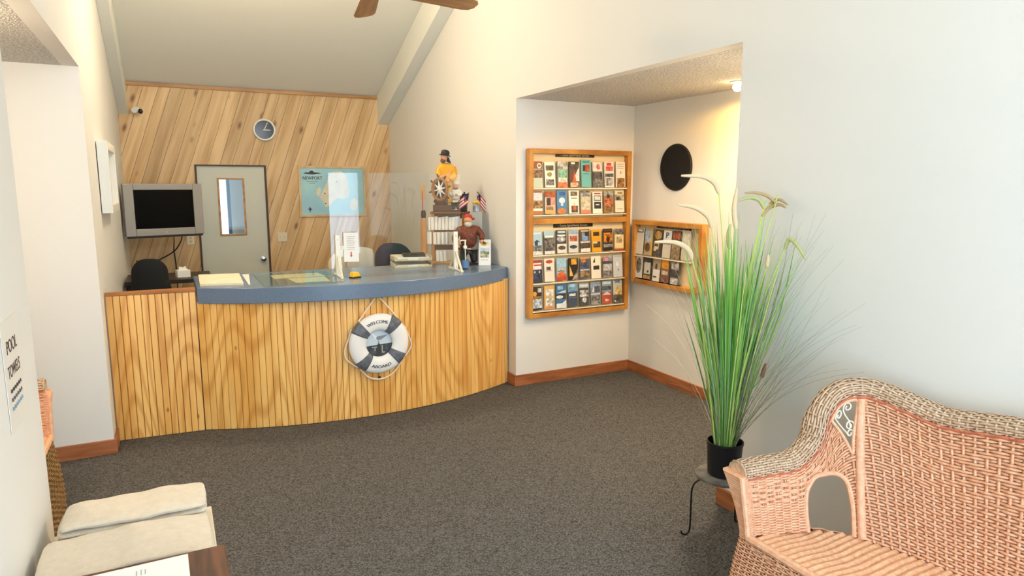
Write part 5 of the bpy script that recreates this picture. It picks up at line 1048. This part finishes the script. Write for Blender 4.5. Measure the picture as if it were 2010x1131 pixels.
# towel shelf, towels, dark table with paper
ts = thing('towel_table', 'low cream table under the folded towels', 'table', (-.17, 2.34, 0), 0.)
MB().box(-.262, .236, -.27, .29, .585, .605).build('table_top', mat('cream_paint', S(226, 212, 186), .5), ts, bevel=.004)
for x in (-.235, .21):
    for y in (-.24, .26): MB().box(x-.02, x+.02, y-.02, y+.02, 0, .585).build('leg', M_cream, ts)
M_tow = mat('ivory_terry', S(238, 222, 198), .98, bump=(420, .7, .006), noise=(40, S(230, 212, 186)), sheen=.3)
def towel(lab, x0, x1, y0, y1, z0, th, seed, rz=0.):
    """folded towel: three visible folds at the left end, rounded front and back edges"""
    rnd = random.Random(seed); t = thing('folded_towel', lab, 'towel', ((x0+x1)/2, (y0+y1)/2, z0), rz, 'folded pool towels'); lx, ly = (x1-x0)/2, (y1-y0)/2
    lay = 3; h = th/lay
    for k in range(lay):
        nx, nc = 18, 14; vs = []; ph = rnd.uniform(0, 6); ext = rnd.uniform(-.012, .006)
        for i in range(nx+1):
            u = -1+2*i/nx; x = u*lx+(ext if u < -.9 else 0)-(.0)
            for j in range(nc):
                a = 2*PI*j/nc; cy = math.copysign(abs(math.cos(a))**.35, math.cos(a)); sz = math.copysign(abs(math.sin(a))**.55, math.sin(a))
                bulge = .004*math.sin(x*22+ph)+.003*math.sin(x*51+ph*2)
                y = cy*(ly+.004*math.sin(x*17+ph+k)); z = h*(k+.5)+sz*h*.5+(bulge*(.3+.7*k/lay) if k == lay-1 else bulge*.2)+(.008*(1-u*u) if k == lay-1 and sz > 0 else 0)
                e = min(1, (1-abs(u))*12+.55); vs.append((x, y, h*(k+.5)+(z-h*(k+.5))*e))
        fs = [(i*nc+j, i*nc+(j+1) % nc, (i+1)*nc+(j+1) % nc, (i+1)*nc+j) for i in range(nx) for j in range(nc)]+[tuple(range(nc)), tuple(range(nx*nc, nx*nc+nc))]
        MB().add(vs, fs).build('fold', M_tow, t, smooth=True, sub=1)
    return t
towel('lower folded ivory towel at the back of the cream table', -.395, .045, 2.385, 2.615, .605, .056, 1, .01)
towel('upper folded ivory towel at the back of the cream table', -.385, .050, 2.395, 2.600, .668, .056, 2, -.01)
towel('lower folded ivory towel next to the dark table', -.400, .060, 2.085, 2.362, .605, .050, 3, .0)
towel('upper folded ivory towel next to the dark table', -.410, .052, 2.100, 2.368, .663, .050, 4, .015)
wt = thing('side_table', 'dark walnut stained table in the lower left corner', 'table', (-.17, 1.78, 0), 0.)
M_wal = wood('walnut_top', S(112, 62, 32), S(58, 28, 14), (30, 4, 30), rough=.5)
MB().box(-.252, .250, -.26, .252, .722, .750).build('table_top', M_wal, wt, bevel=.004)
MB().box(-.23, .23, -.24, .23, .66, .722).build('apron', M_wal, wt)
for x in (-.22, .22):
    for y in (-.23, .22): MB().box(x-.02, x+.02, y-.02, y+.02, 0, .66).build('leg', M_wal, wt, bevel=.003)
tp_ = thing('table_notice', 'white printed sheet lying on the dark side table', 'paper', (-.135, 1.885, .7505), .02)
MB().box(-.118, .118, -.155, .130, 0, .0015).build('sheet', mat('notice_paper', S(240, 240, 238), .5), tp_)
MB().box(-.012, -.009, .070, .098, .0015, .0019).box(-.001, .002, .070, .100, .0015, .0019).box(.009, .012, .072, .098, .0015, .0019).box(-.06, .06, .03, .034, .0015, .0019).build('printed_lines', mat('pale_ink', S(180, 178, 176), .6), tp_)
